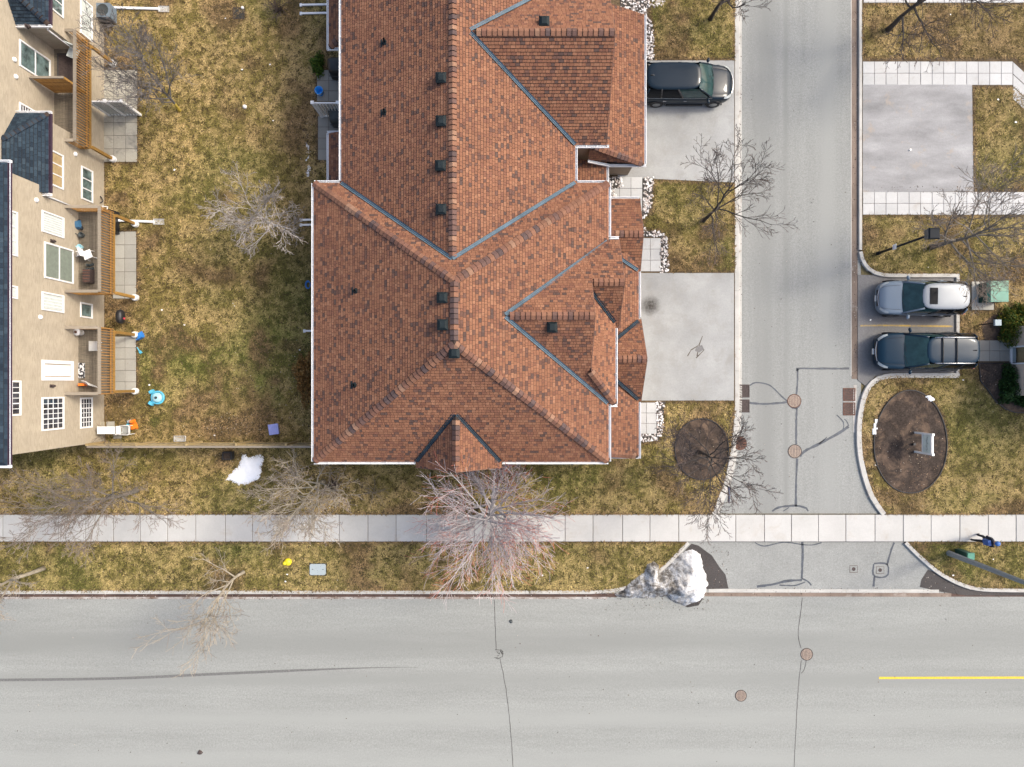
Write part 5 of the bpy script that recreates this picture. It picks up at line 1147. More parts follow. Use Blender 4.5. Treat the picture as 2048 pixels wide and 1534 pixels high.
def car(label, loc, rot, L, Wd, Ht, body_m, roof_m=None, hood=.27, rails=False, bars=False, sunroof=False, nose=.10, tail_cut=.06, grp='parked cars', chrome_line=False, clad=True):
    t = bpy.data.objects.new('car', None); col.objects.link(t); t.location = (*loc, ROAD_Z+.03 if loc[0] > 15 else .01); t.rotation_euler = (0, 0, rot); tag(t, label, 'car', grp)
    roof_m = roof_m or body_m; hw = Wd/2; zb = .60*Ht; xh = L/2-hood*L        # xh: base of the windscreen
    f = lambda *k: np.interp
    st = np.array([-.5, -.485, -.46, -.40, -.25, 0, .18, .26, .34, .40, .44, .47, .488, .5])*L
    wid = np.interp(st/L, [-.5, -.47, -.42, -.3, .25, .38, .44, .48, .5], [.80, .90, .96, 1, 1, .965, .90, .76, .58])*hw
    top = np.interp(st/L, [-.5, -.47, -.4, .5-hood-.02, .5-hood+.03, .36, .44, .485, .5], [zb*.88, zb*.97, zb, zb, zb*.985, zb*.93, zb*.86, zb*.74, zb*.62])
    bot = np.interp(st/L, [-.5, -.44, .44, .5], [.36, .24, .22, .30])
    rings = []
    for x, w, z1, z0 in zip(st, wid, top, bot):
        mid = z0+(z1-z0)*.55
        half = [(0, z0), (w*.86, z0), (w*.97, z0+.10), (w, mid), (w*.985, z0+(z1-z0)*.82), (w*.93, z1-.045), (w*.84, z1-.004), (w*.70, z1-.012), (w*.62, z1+.012), (w*.3, z1+.028), (0, z1+.034)]
        rings.append([(x, y, z) for y, z in half]+[(x, -y, z) for y, z in half[-2:0:-1]])
    n = len(rings[0]); v = [p for r in rings for p in r]; fs = [(i*n+j, i*n+(j+1) % n, (i+1)*n+(j+1) % n, (i+1)*n+j) for i in range(len(rings)-1) for j in range(n)]
    fs += [tuple(range(n-1, -1, -1)), tuple((len(rings)-1)*n+j for j in range(n))]
    m = MB(); m.add(v, fs); b = m.obj('body', body_m, t, smooth=True); sd = b.modifiers.new('sub', 'SUBSURF'); sd.levels = 1; sd.render_levels = 2
    # greenhouse
    xr0, xr1 = -L*.5+tail_cut*L, xh-.175*L; bw, rw = hw*.905, hw*.70; zr = Ht-.075; rb = -L*.5+.025*L; za = zb-.01
    bow = .11
    def grid(fn, nu, nv, name, mat, par=t, sm=True, thick=0):
        q = MB(); q.add([fn(i/nu, j/nv) for i in range(nu+1) for j in range(nv+1)], [(i*(nv+1)+j, (i+1)*(nv+1)+j, (i+1)*(nv+1)+j+1, i*(nv+1)+j+1) for i in range(nu) for j in range(nv)]); return q.obj(name, mat, par, smooth=sm)
    def ws(u, s):      # windscreen
        y = (2*s-1); x0 = xh+.02+bow*(1-y*y)-.04; x1 = xr1+.06*(1-y*y); w = (bw*.97)*(1-u)+rw*.985*u
        return (x0+(x1-x0)*u, y*w, za+(zr+.03-za)*u+.035*math.sin(math.pi*u)+.012*(1-y*y))
    grid(ws, 8, 10, 'windscreen', CG)
    def rg(u, s):
        y = 2*s-1; x0 = rb-.05*(1-y*y); x1 = xr0-.05*(1-y*y); w = bw*.94*(1-u)+rw*.97*u; return (x0+(x1-x0)*u, y*w, za+(zr+.01-za)*u+.02*math.sin(math.pi*u))
    grid(rg, 5, 8, 'rear_window', CGD)
    def side(sg, a, c):
        def fn(u, s):
            xb = (rb+.05)+((xh-.04)-(rb+.05))*(a+(c-a)*s); xt = (xr0+.03)+((xr1+.0)-(xr0+.03))*(a+(c-a)*s); return (xb+(xt-xb)*u, sg*(bw*(1-u)+rw*u+.035*math.sin(math.pi*u)), za+(zr-za)*u)
        return fn
    for sg in (1, -1):
        for k, (a, c) in enumerate(((.02, .24), (.265, .565), (.595, .985))): grid(side(sg, a, c), 4, 5, 'side_window', CG if k == 2 else CGD)
        for a, w_ in ((.0, .05), (.2525, .045), (.58, .05)):      # pillars
            fn = side(sg, a, a+.001); p = [Vector(fn(u, 0)) for u in (0, .5, 1)]; q = MB(); q.tube(p, [w_, w_, w_*.8], 6); q.obj('pillar', body_m if a == 0 else TRIM, t, smooth=True)
        p = [Vector(ws(u, 1 if sg > 0 else 0)) for u in (-.05, .3, .7, 1.0)]; q = MB(); q.tube(p, [.045, .042, .042, .045], 6); q.obj('pillar', body_m, t, smooth=True)
        # belt trim, mirror, lights, handles
        q = MB(); q.tube([(xh-.05, sg*(bw+.03), za+.02), (0, sg*(bw+.045), za+.02), (rb+.15, sg*(bw+.02), za+.03)], .014, 5); q.obj('belt_trim', CHROME if chrome_line else TRIM, t)
        q = MB(); M = Matrix.Translation((xh-.22, sg*(hw+.10), za+.06)) @ Matrix.Rotation(-sg*.25, 4, 'Z')
        pts = []; fsq = []
        for i in range(7):
            a = -math.pi/2+math.pi*i/6
            for j in range(10): bq = 2*math.pi*j/10; pts.append(M @ Vector((.085*math.cos(a)*math.cos(bq), .13*math.sin(a), .085*math.cos(a)*math.sin(bq))))
        fsq = [(i*10+j, i*10+(j+1) % 10, (i+1)*10+(j+1) % 10, (i+1)*10+j) for i in range(6) for j in range(10)]; q.add(pts, fsq); q.tube([(xh-.2, sg*(bw-.02), za), (xh-.22, sg*(hw+.03), za+.05)], .03, 5); q.obj('mirror', body_m, t, smooth=True)
        def hl(u, s, sg=sg):
            x = L*(.40+.085*s); w = np.interp(x/L, st/L, wid)*(.955-.20*u*(.4+.6*s)); z = np.interp(x/L, st/L, top)-.055+.058*u; return (x, sg*w, z+.028)
        grid(hl, 3, 6, 'headlight', LAMP)
        q = MB(); q.box(-L*.492, sg*hw*.70, zb*.72, -L*.455, sg*hw*.925, zb*.99); q.obj('tail_light', TAIL, t)
        for xx in (-.02*L, -.24*L): q = MB(); q.box(xx-.09, sg*(hw-.005), zb*.82, xx+.09, sg*(hw+.022), zb*.82+.03); q.obj('door_handle', CHROME if chrome_line else body_m, t)
        for xx in (.315*L, -.305*L):
            wt = MB(); wt.lathe(0, 0, [(.20, -.10), (.335, -.10), (.35, -.06), (.35, .06), (.335, .10), (.22, .10), (.2, .085)], 24); M = Matrix.Translation((xx, sg*(hw-.085), .35)) @ Matrix.Rotation(-sg*math.pi/2, 4, 'X'); wt.v = [tuple(M @ Vector(p)) for p in wt.v]; wh = wt.obj('wheel', MT['tyre'], t, smooth=True)
            r = MB(); r.lathe(0, 0, [(.225, .07), (.225, .092), (.2, .086), (.06, .098), (.01, .098)], 20); r.v = [tuple(M @ Vector(p)) for p in r.v]; r.obj('rim', MT['rim'], wh)
            q = MB(); ang = [math.pi*k/12 for k in range(13)]; q.tube([(xx+.41*math.cos(a), sg*(hw-.012), .35+.41*math.sin(a)) for a in ang], .035, 5); q.obj('wheel_arch', TRIM, t, smooth=True)
        if clad: q = MB(); q.box(-L*.2, sg*(hw-.06), .21, L*.2, sg*(hw+.006), .34); q.obj('sill', TRIM, t)
        if rails: q = MB(); q.tube([(xr0+.12, sg*rw*.93, Ht-.045), (xr0+.2, sg*rw*.95, Ht+.02), (xr1-.35, sg*rw*.95, Ht+.02), (xr1-.25, sg*rw*.93, Ht-.04)], .024, 6); q.obj('roof_rail', CHROME, t, smooth=True)
    # roof skin
    cx, hl_ = (xr0+xr1)/2, (xr1-xr0)/2+.03; q = MB(); lv = [(1.03, 1.05, -.075), (1.02, 1.02, -.03), (.985, .965, -.005), (.86, .80, .012), (.55, .5, .026), (.2, .2, .030)]; N = 32; pts = []
    for sx, sy, dz in lv:
        for j in range(N):
            a = 2*math.pi*j/N; ca, sa = math.cos(a), math.sin(a); e = .45; px_ = math.copysign(abs(ca)**e, ca); py_ = math.copysign(abs(sa)**e, sa); pts.append((cx+sx*hl_*px_+(.05*(1-py_*py_) if px_ > 0 else -.05*(1-py_*py_)), sy*rw*py_, Ht-.02+dz))
    q.add(pts, [(i*N+j, i*N+(j+1) % N, (i+1)*N+(j+1) % N, (i+1)*N+j) for i in range(len(lv)-1) for j in range(N)]+[tuple((len(lv)-1)*N+j for j in range(N))]); rf = q.obj('roof', roof_m, t, smooth=True)
    if sunroof: q = MB(); x0 = xr1-.62; q.add([(x0+.40*u, (2*s-1)*rw*.66, Ht+.016-.006*(2*s-1)**2) for u in (0, 1) for s in (0, .25, .5, .75, 1)], [(j, j+1, j+6, j+5) for j in range(4)]); q.obj('sunroof', CGD, rf)
    if bars:
        for x0 in (xr1-.62, xr1-1.32): q = MB(); q.tube([(x0, -rw*.95, Ht+.03), (x0, -rw*.5, Ht+.065), (x0, rw*.5, Ht+.065), (x0, rw*.95, Ht+.03)], .034, 6); q.obj('crossbar', TRIM, rf, smooth=True)
    q = MB(); q.add([(xr0+.28, -.02, Ht), (xr0+.28, .02, Ht), (xr0+.10, 0, Ht+.07), (xr0+.08, -.03, Ht), (xr0+.08, .03, Ht)], [(0,1,2),(1,4,2),(0,2,3),(3,2,4)]); q.obj('antenna', TRIM, rf)
    # grille, plate, wipers, interior floor
    zg = float(np.interp(.485, st/L, top)); q = MB(); q.box(L*.478, -hw*.46, zg-.20, L*.503, hw*.46, zg-.03); q.obj('grille', TRIM, t)
    q = MB(); q.tube([(L*.492, -hw*.52, zg-.015), (L*.506, -hw*.25, zg-.005), (L*.512, 0, zg-.0), (L*.506, hw*.25, zg-.005), (L*.492, hw*.52, zg-.015)], .018, 5); q.obj('grille_bar', CHROME, t)
    q = MB(); q.box(L*.495, -.15, .42, L*.512, .15, .52); q.obj('number_plate', MT['white_plastic'], t)
    q = MB(); q.box(-L*.44, -hw*.8, .3, L*.2, hw*.8, zb-.03); q.obj('interior', TRIM, t)
    for s0 in (.25, .62): a, c = Vector(ws(.04, s0)), Vector(ws(.10, s0+.28)); q = MB(); q.tube([a+Vector((.02, 0, .02)), c+Vector((.01, 0, .02))], .010, 4); q.obj('wiper', TRIM, t)
    # shut lines of the bonnet
    q = MB()
    for sg in (1, -1):
        pts = [(x, sg*float(np.interp(x/L, st/L, wid))*.70, float(np.interp(x/L, st/L, top))+.006) for x in np.linspace(xh+.12, L*.47, 7)]; q.tube(pts, .006, 4)
    q.obj('bonnet_seam', TRIM, t)
    return t
car('dark blue black car parked against the house', (8.95, 15.42), 0.0, 4.75, 1.90, 1.74, paint('paint_midnight', (.004, .013, .024), .3, .0), hood=.235, chrome_line=True)
car('silver car with a sunroof in the parking bay', (21.05, 4.40), math.pi-.01, 4.30, 1.80, 1.66, paint('paint_silver', (.17, .215, .265), .35, .1), paint('paint_silver_roof', (.29, .31, .33), .35, .1), hood=.26, sunroof=True, clad=False)
car('dark navy car with roof rails below the silver one', (21.22, 1.66), math.pi, 4.90, 1.95, 1.75, paint('paint_navy', (.005, .022, .042), .3, .0), hood=.27, rails=True, bars=True)

# ------------------------------------------------------------------ street furniture
x, y = G(1755, 507); t = thing('lamp_post', 'black lamp post with a square head and paper notice', 'lamp post', (x, y, 0))
q = MB(); q.cyl(x, y, -.05, .25, .10, 12); q.obj('base', MT['pole_black'], t); q = MB(); q.cyl(x, y, .251, 4.55, .065, 12, 0, .05); q.obj('pole', MT['pole_black'], t, smooth=True)
q = MB(); q.mbox(Matrix.Translation((x, y, 4.75)), .42, .42, .40, taper=1.12); q.obj('lantern', MT['glass_dark'], t); q = MB(); q.mbox(Matrix.Translation((x, y, 4.99)), .52, .52, .06, taper=.8); q.obj('lid', MT['pole_black'], t)
q = MB(); q.box(x-.085, y-.13, 1.62, x-.068, y+.13, 1.95); q.obj('notice', MT['white_plastic'], t); q = MB(); q.box(x-.087, y-.09, 1.70, x-.0855, y+.09, 1.76); q.obj('print', MT['lilac'], t)
x, y = G(1897, 1106); t = thing('street_light', 'tall grey concrete light pole leaving the frame at lower right', 'street light', (x, y, 0))
q = MB(); q.tube([(x, y, -.1), (x, y, 3), (x, y, 9.0)], [.155, .13, .085], 8); q.obj('pole', MT['pole_grey'], t)
q = MB(); q.tube([(x, y, 8.8), (x+.1, y-.6, 9.3), (x+.15, y-2.2, 9.5)], .04, 6); q.obj('arm', MT['rim'], t); q = MB(); q.mbox(Matrix.Translation((x+.17, y-2.5, 9.5)), .3, .75, .16, taper=.7); q.obj('lamp_head', MT['pole_grey'], t)
x, y = G(1909, 1103); t = thing('cable_pedestal', 'dark green cable pedestal beside the grey light pole', 'utility box', (x+.18, y, 0)); x += .18
q = MB(); q.mbox(Matrix.Translation((x, y, .50)), .34, .32, 1.0); q.obj('cabinet', MT['green_dark'], t); q = MB(); q.mbox(Matrix.Translation((x, y, 1.04)), .38, .36, .078, taper=.9); q.obj('lid', MT['green_box'], t)
x, y = G(1971, 589); t = thing('transformer_box', 'green transformer box on a concrete pad', 'utility box', (x, y, 0))
q = MB(); q.box(24.08, 3.86, -.05, 25.22, 5.34, .10); q.obj('pad', MT['patio_clean'], t)
q = MB(); q.add([(24.42,4.22,.101),(25.35,4.22,.101),(25.35,5.22,.101),(24.42,5.22,.101),(24.42,4.22,.82),(25.35,4.22,.90),(25.35,5.22,.90),(24.42,5.22,.82)], [(0,1,5,4),(1,2,6,5),(2,3,7,6),(3,0,4,7)]); q.obj('cabinet', MT['green_dark'], t)
q = MB(); q.add([(24.38,4.18,.78),(25.39,4.18,.86),(25.39,4.72,.86),(24.38,4.72,.78),(24.50,4.18,.93),(25.39,4.18,.96),(25.39,4.72,.96),(24.50,4.72,.93)], [(0,3,2,1),(4,5,6,7),(0,1,5,4),(1,2,6,5),(2,3,7,6),(3,0,4,7)]); q.obj('lid', MT['green_box'], t)
q = MB(); q.add([(24.38,4.73,.78),(25.39,4.73,.86),(25.39,5.26,.86),(24.38,5.26,.78),(24.50,4.73,.93),(25.39,4.73,.96),(25.39,5.26,.96),(24.50,5.26,.93)], [(0,3,2,1),(4,5,6,7),(0,1,5,4),(1,2,6,5),(2,3,7,6),(3,0,4,7)]); q.obj('lid', plain('green_weathered', (.14,.27,.19), .6, var=.35, scale=3), t)
x, y = G(1957, 650); t = thing('bollard_light', 'slim post with a pale square head by the evergreen', 'post', (x, y, 0))
q = MB(); q.cyl(x, y, 0, 1.40, .03, 8); q.obj('post', MT['pole_black'], t); q = MB(); q.mbox(Matrix.Translation((x, y, 1.46)), .34, .32, .10, taper=.92); q.obj('head', MT['utility_blue'], t)
# estate sign in the oval bed
x, y = G(1829, 884); t = thing('estate_sign', 'white framed estate sign standing in the oval bed', 'sign', (x, y, 0))
for yy in (y+.50, y-.50): q = MB(); q.box(x-.045, yy-.045, 0, x+.045, yy+.045, 1.62); q.box(x-.06, yy-.06, 1.621, x+.06, yy+.06, 1.66); q.obj('post', MT['white_plastic'], t)
q = MB(); q.box(x-.05, y-.454, 1.46, x+.05, y+.454, 1.60); q.obj('top_rail', MT['white_plastic'], t); q = MB(); q.box(x-.03, y-.454, .70, x+.03, y+.454, .78); q.obj('rail', MT['white_plastic'], t)
q = MB(); q.box(x-.02, y-.45, .781, x+.02, y+.45, 1.459); q.obj('panel', plain('sage_panel', (.60,.66,.61), .6), t)
q = MB(); q.tube([(x-.024, y+.36-.72*k/24, 1.14+.07*math.sin(k*1.9)+.03*math.sin(k*.7)) for k in range(25)], .010, 4); q.obj('script_mark', MT['pole_grey'], t)
q = MB(); q.box(x-.15, y-.15, .03, x-.05, y-.05, .12); q.box(x-.16, y-.16, .12, x-.04, y-.04, .2); q.obj('flood_lamp', MT['black'], t)
# street name post
x, y = G(1422, 971); t = thing('street_name_sign', 'post with a narrow blue street name blade by the lane', 'sign', (x, y, 0))
q = MB(); q.tube([(x, y, -.05), (x, y, 3.25)], .032, 8); q.obj('post', MT['iron'], t); q = MB(); q.box(x-.012, y-.40, 2.95, x+.012, y+.40, 3.15); q.obj('blade', plain('sign_blue', (.03,.07,.22), .4), t)
q = MB(); q.box(x-.40, y-.012, 3.18, x+.40, y+.012, 3.38) if False else q.cyl(x, y, 3.25, 3.29, .045, 8); q.obj('cap', MT['rim'], t)

# ------------------------------------------------------------------ small things on the lawns, patios and decks
def solid(name, label, cat, build, mats, group=None, smooth=False):
    m = MB(); build(m); return tag(m.obj(name, mats, smooth=smooth), label, cat, group)
def rbox(m, cx, cy, z0, z1, sx, sy, rot=0, taper=1.0, mi=0): m.mbox(Matrix.Translation((cx, cy, (z0+z1)/2)) @ Matrix.Rotation(rot, 4, 'Z'), sx, sy, z1-z0, mi, taper=taper)
x, y = G(636, 1138.5); t = thing('utility_lid', 'pale blue grey utility vault lid on the verge', 'utility lid', (x, y, 0))
q = MB(); q.box(x-.46, y-.33, -.02, x+.46, y+.33, .03); q.obj('frame', MT['black'], t)
q = MB(); c = .06; q.prism([(x-.42+c,y-.29),(x+.42-c,y-.29),(x+.42,y-.29+c),(x+.42,y+.29-c),(x+.42-c,y+.29),(x-.42+c,y+.29),(x-.42,y+.29-c),(x-.42,y-.29+c)], .031, .055); q.obj('lid', MT['utility_blue'], t)
for dx in (-.27, .27): q = MB(); q.box(x+dx-.04, y-.012, .0555, x+dx+.04, y+.012, .060); q.obj('lift_slot', MT['charcoal'], t)
x, y = G(577, 1123); t = thing('plastic_toy', 'small yellow plastic thing lying on the verge', 'toy', (x, y, 0))
q = MB(); q.lathe(x, y, [(.10, .0), (.19, .05), (.20, .12), (.13, .2), (.02, .23)], 12); q.obj('body', MT['ylw_plastic'], t, smooth=True); q = MB(); q.lathe(x-.16, y-.05, [(.05, .06), (.11, .10), (.10, .2), (.02, .25)], 10); q.obj('head', MT['ylw_plastic'], t, smooth=True)
x, y = G(460, 910); t = thing('planter_box', 'black square planter under the fence', 'planter', (x, y, 0))
q = MB()
for a, b, c, d in ((-.24,-.2,.24,-.16),(-.24,.16,.24,.2),(-.24,-.16,-.2,.16),(.2,-.16,.24,.16)): q.box(x+a, y+b, 0, x+c, y+d, .42)
q.obj('box', MT['black'], t); q = MB(); q.box(x-.199, y-.159, .05, x+.199, y+.159, .34); q.obj('soil', MT['mulch'], t)
x, y = G(361, 877); t = thing('white_tray', 'shallow white tray lying by the fence', 'tray', (x, y, 0))
q = MB(); q.box(x-.30, y-.15, 0, x+.30, y+.15, .03); 
for a, b, c, d in ((-.30,-.15,.30,-.13),(-.30,.13,.30,.15),(-.30,-.129,-.28,.129),(.28,-.129,.30,.129)): q.box(x+a, y+b, .031, x+c, y+d, .12)
q.obj('tray', MT['walk'], t)
x, y = G(550, 858); t = thing('storage_bin', 'lilac plastic bin lying on the dead leaves', 'bin', (x, y, 0))
q = MB(); rbox(q, x, y, 0, .26, .46, .50, .15, 1.1); q.obj('bin', MT['lilac'], t)
for k in (-.1, .1): q = MB(); rbox(q, x+k, y+k*.1, .261, .285, .05, .44, .15); q.obj('rib', MT['lilac'], t)
x, y = G(257, 636); t = thing('barbecue', 'black oval barbecue with a red knob on the lawn', 'barbecue', (x, y, 0))
q = MB(); N = 16; lv = [(.0, .55), (.75, .58), (1.0, .66), (1.0, .80), (.92, .92), (.6, 1.0), (.1, 1.02)]; q.add([(x+.19*s*math.cos(2*math.pi*j/N), y+.36*s*math.copysign(abs(math.sin(2*math.pi*j/N))**.7, math.sin(2*math.pi*j/N)), z) for s, z in lv for j in range(N)], [(i*N+j, i*N+(j+1) % N, (i+1)*N+(j+1) % N, (i+1)*N+j) for i in range(6) for j in range(N)]+[tuple(6*N+j for j in range(N))]); q.obj('lid', MT['black'], t, smooth=True)
for dx, dy in ((-.13,-.26),(.13,-.26),(-.13,.26),(.13,.26)): q = MB(); q.tube([(x+dx*1.2, y+dy, 0), (x+dx*.8, y+dy*.9, .6)], .018, 5); q.obj('leg', MT['black'], t)
q = MB(); q.lathe(x+.19, y-.1, [(.05, .74), (.06, .78), (.02, .84)], 8); q.obj('knob', MT['red'], t)
# toys
x, y = G(284, 671); t = thing('toy_chair', 'small blue plastic toy chair tipped on the lawn', 'toy', (x, y, 0))
q = MB(); rbox(q, x, y, .12, .18, .34, .32, .5); q.obj('seat', MT['blue'], t); q = MB(); q.mbox(Matrix.Translation((x+.05, y-.17, .3)) @ Matrix.Rotation(.5, 4, 'Z'), .32, .05, .3); q.obj('backrest', MT['blue'], t)
for dx, dy in ((-.12,-.1),(.12,-.1),(-.12,.1),(.12,.1)): q = MB(); q.cyl(x+dx, y+dy, 0, .12, .02, 6); q.obj('leg', MT['blue'], t)
x, y = G(278, 700); t = thing('toy_shovel', 'bright blue toy shovel at the corner of the lower patio', 'toy', (x, y, 0)); q = MB(); q.tube([(x-.08, y+.14, .05), (x+.05, y-.05, .06)], .028, 6); q.obj('handle', MT['sky_blue'], t); q = MB(); rbox(q, x+.1, y-.12, .02, .08, .14, .16, .6, .8); q.obj('scoop', MT['sky_blue'], t)
x, y = G(317, 795); t = thing('ride_on_toy', 'pale blue plastic ride on toy on the lawn', 'toy', (x, y, 0))
q = MB(); q.lathe(x+.03, y, [(.30, .04), (.36, .10), (.36, .17), (.33, .20), (.29, .20), (.28, .14), (.01, .14)], 22); q.obj('rim', MT['sky_blue'], t, smooth=True); q = MB(); q.lathe(x+.03, y, [(.25, .10), (.25, .25), (.20, .30), (.01, .32)], 18); q.obj('seat', MT['pale_blue'], t, smooth=True)
q = MB(); q.lathe(x+.03, y, [(.07, .3), (.07, .36), (.05, .38), (.01, .38)], 12); q.obj('hub', MT['charcoal'], t)
for dx, dy in ((-.28, .30), (-.30, -.30)): q = MB(); rbox(q, x+dx, y+dy, .04, .26, .24, .18, .5*(1 if dy > 0 else -1), .85); q.obj('foot', MT['sky_blue'], t)
x, y = G(259, 850); t = thing('toy_truck', 'orange and blue toy heap beside the white chair', 'toy', (x, y, 0))
q = MB(); rbox(q, x+.30, y-.06, .04, .26, .30, .34, .3, .8); q.obj('body', MT['orange'], t); q = MB(); rbox(q, x+.27, y+.2, .1, .34, .22, .2, .2, .7); q.obj('cab', MT['orange'], t); q = MB(); rbox(q, x+.02, y-.06, .02, .2, .24, .24, -.3, .85); q.obj('tub', MT['sky_blue'], t)
q = MB(); rbox(q, x+.03, y+.19, .0, .14, .2, .16, .4, .8); q.obj('bucket', MT['utility_blue'], t)
# table and chair at the block corner
t = thing('folding_table', 'long white folding table against the tan block', 'table', (-21.0, -2.2, 0))
x0, y0 = G(194, 868, .95); x1, y1 = G(230, 853, .95); x0 = max(x0, -21.36); q = MB(); q.box(x0, y0, .91, x1+.25, y1, .95); q.obj('table_top', MT['white_plastic'], t)
for a in (x0+.08, x1+.1):
    for b in (y0+.06, y1-.06): q = MB(); q.cyl(a, b, 0, .91, .018, 6); q.obj('leg', MT['white'], t)
t = thing('garden_chair', 'white framed garden chair with a grey seat', 'chair', (-20.3, -2.2, 0)); x, y = G(252, 860, .45)
q = MB(); q.box(x-.22, y-.2, .42, x+.22, y+.2, .45); q.obj('seat', MT['grey_panel'], t)
q = MB(); q.tube([(x-.24, y+.24, .62), (x+.2, y+.24, .62), (x+.25, y+.18, .62), (x+.25, y-.18, .62), (x+.2, y-.24, .62), (x-.24, y-.24, .62)], .025, 6); q.obj('arm_frame', MT['white_plastic'], t, smooth=True)
for dx, dy in ((-.22,-.22),(.22,-.22),(-.22,.22),(.22,.22)): q = MB(); q.cyl(x+dx, y+dy, 0, .6, .02, 6); q.obj('leg', MT['white_plastic'], t)
q = MB(); q.mbox(Matrix.Translation((x-.27, y, .70)), .04, .44, .5); q.obj('backrest', MT['white_plastic'], t)
for px, py, lb in ((222,848,'loose tan paver above the white table'),(236,872,'loose tan paver below the white table')): 
    xx, yy = G(px, py); solid('loose_paver', lb, 'paver', lambda m: rbox(m, xx, yy, 0, .06, .42, .26, .05), MT['patio_clean'], 'loose pavers')
# outdoor units, downspouts with splash pads
x, y = G(221, 34); t = thing('outdoor_unit', 'grey blue air conditioner beside the tan wall', 'air conditioner', (x, y, 0))
q = MB(); q.box(x-.36, y-.36, .05, x+.36, y+.36, .72); q.obj('case', plain('unit_grey', (.13,.17,.21), .5), t); q = MB(); q.lathe(x, y, [(.30, .721), (.30, .74), (.26, .74), (.26, .73), (.06, .73), (.06, .76), (.01, .76)], 20); q.obj('fan_guard', MT['charcoal'], t)
for py, xa, xb, lb in ((15, 207, 318, 'white downspout extension with splash pad at the top left'), (441, 236, 308, 'white downspout extension with splash pad at the middle deck')):
    (a, yy), (b, _) = G(xa, py, .1), G(xb, py+2, .1); t = thing('downspout_extension', lb, 'downspout', (a, yy, 0)); q = MB(); q.bar((max(a, -21.39), yy, .12), (b, yy-.06, .08), .11, .08); q.obj('pipe', MT['white'], t)
    q = MB(); q.add([(b-.05,yy-.2,.0),(b+.5,yy-.2,0),(b+.5,yy+.1,0),(b-.05,yy+.1,0),(b-.05,yy-.2,.09),(b+.5,yy-.2,.06),(b+.5,yy+.1,.06),(b-.05,yy+.1,.09),(b,yy-.14,.035),(b+.46,yy-.15,.03),(b+.46,yy+.05,.03),(b,yy+.04,.035)], [(0,1,5,4),(1,2,6,5),(2,3,7,6),(3,0,4,7),(4,5,9,8),(5,6,10,9),(6,7,11,10),(7,4,8,11),(8,9,10,11)]); q.obj('splash_pad', MT['walk'], t)
x, y = G(478, 27); t = thing('yard_drain', 'square black drain grate on the back lawn', 'drain', (x, y, 0)); q = MB(); q.box(x-.29, y-.28, -.02, x+.29, y+.28, .012); q.obj('pit', MT['black'], t)
for k in range(-3, 4): q = MB(); q.box(x-.27, y+k*.075-.012, .0125, x+.27, y+k*.075+.012, .035); q.obj('bar', MT['charcoal'], t)
q = MB()
for a, b, c, d in ((-.30,-.30,.30,-.27),(-.30,.27,.30,.30),(-.30,-.27,-.275,.27),(.275,-.27,.30,.27)): q.box(x+a, y+b, 0, x+c, y+d, .05)
q.obj('frame', MT['iron_dark'], t)
for k, (px, py, s, lb) in enumerate(((491,215,.11,'white ball lying on the back lawn'),(486,17,.08,'small white ball beside the square drain'))):
    x, y = G(px, py); solid('ball', lb, 'ball', lambda m: m.lathe(x, y, [(.3*s, .0), (.8*s, .25*s), (s, s), (.8*s, 1.6*s), (.4*s, 1.92*s), (.02*s, 2*s)], 14), MT['white_plastic'], 'balls on the lawn', True)
m = MB(); rd = random.Random(77)
for px, py in ((541,130),(547,242),(467,607),(470,612),(1085,1150),(485,140),(452,38),(300,770),(1925,760),(1905,1150),(1985,1118),(1750,930),(575,1148),(572,1162),(1820,300),(1995,200),(2030,245),(1900,30),(520,1000),(1855,535),(430,870),(325,620),(1175,1135),(1740,640),(660,1015),(370,650),(600,700),(590,745),(350,340)):
    x, y = G(px, py); s = rd.uniform(.03, .075); a = rd.uniform(0, 3); m.add([(x+s*math.cos(a+q), y+s*math.sin(a+q)*rd.uniform(.5, 1), .05+rd.uniform(0, .03)) for q in (0, 1.4, 3.0, 4.4)], [(0,1,2,3)])
tag(m.obj('paper_scraps', MT['white_plastic']), 'tiny white paper scraps strewn over the lawns', 'litter', kind='stuff')
# covered grills and bucket on the patios by the row house
def covered(px, py, sx, sy, h, label, mat, lean=0):
    x, y = G(px, py); t = thing('covered_grill', label, 'grill cover', (x, y, 0)); m = MB(); N = 20; rd = random.Random(px); lv = [(1.05, 0), (1.0, .3*h), (.98, .7*h), (.9, .92*h), (.6, h), (.1, 1.02*h)]
    pts = [(x+lean*z+sx*s*math.copysign(abs(math.cos(2*math.pi*j/N))**.5, math.cos(2*math.pi*j/N))*(1+.05*math.sin(5*j)), y+sy*s*math.copysign(abs(math.sin(2*math.pi*j/N))**.5, math.sin(2*math.pi*j/N))*(1+.05*math.cos(3*j)), z) for s, z in lv for j in range(N)]
    m.add(pts, [(i*N+j, i*N+(j+1) % N, (i+1)*N+(j+1) % N, (i+1)*N+j) for i in range(5) for j in range(N)]+[tuple(5*N+j for j in range(N))]); m.obj('cover', MT[mat], t, smooth=True)
    q = MB(); q.tube([(x-sx*.9, y-sy*1.08, h*.55), (x, y-sy*1.12, h*.5), (x+sx*.9, y-sy*1.08, h*.55)], .02, 5); q.obj('strap', MT['black'], t)
covered(682, 145, .52, .40, 1.05, 'black covered grill beside the small green shrub', 'black'); covered(680, 240, .42, .42, 1.0, 'charcoal covered grill south of the white screen', 'charcoal')
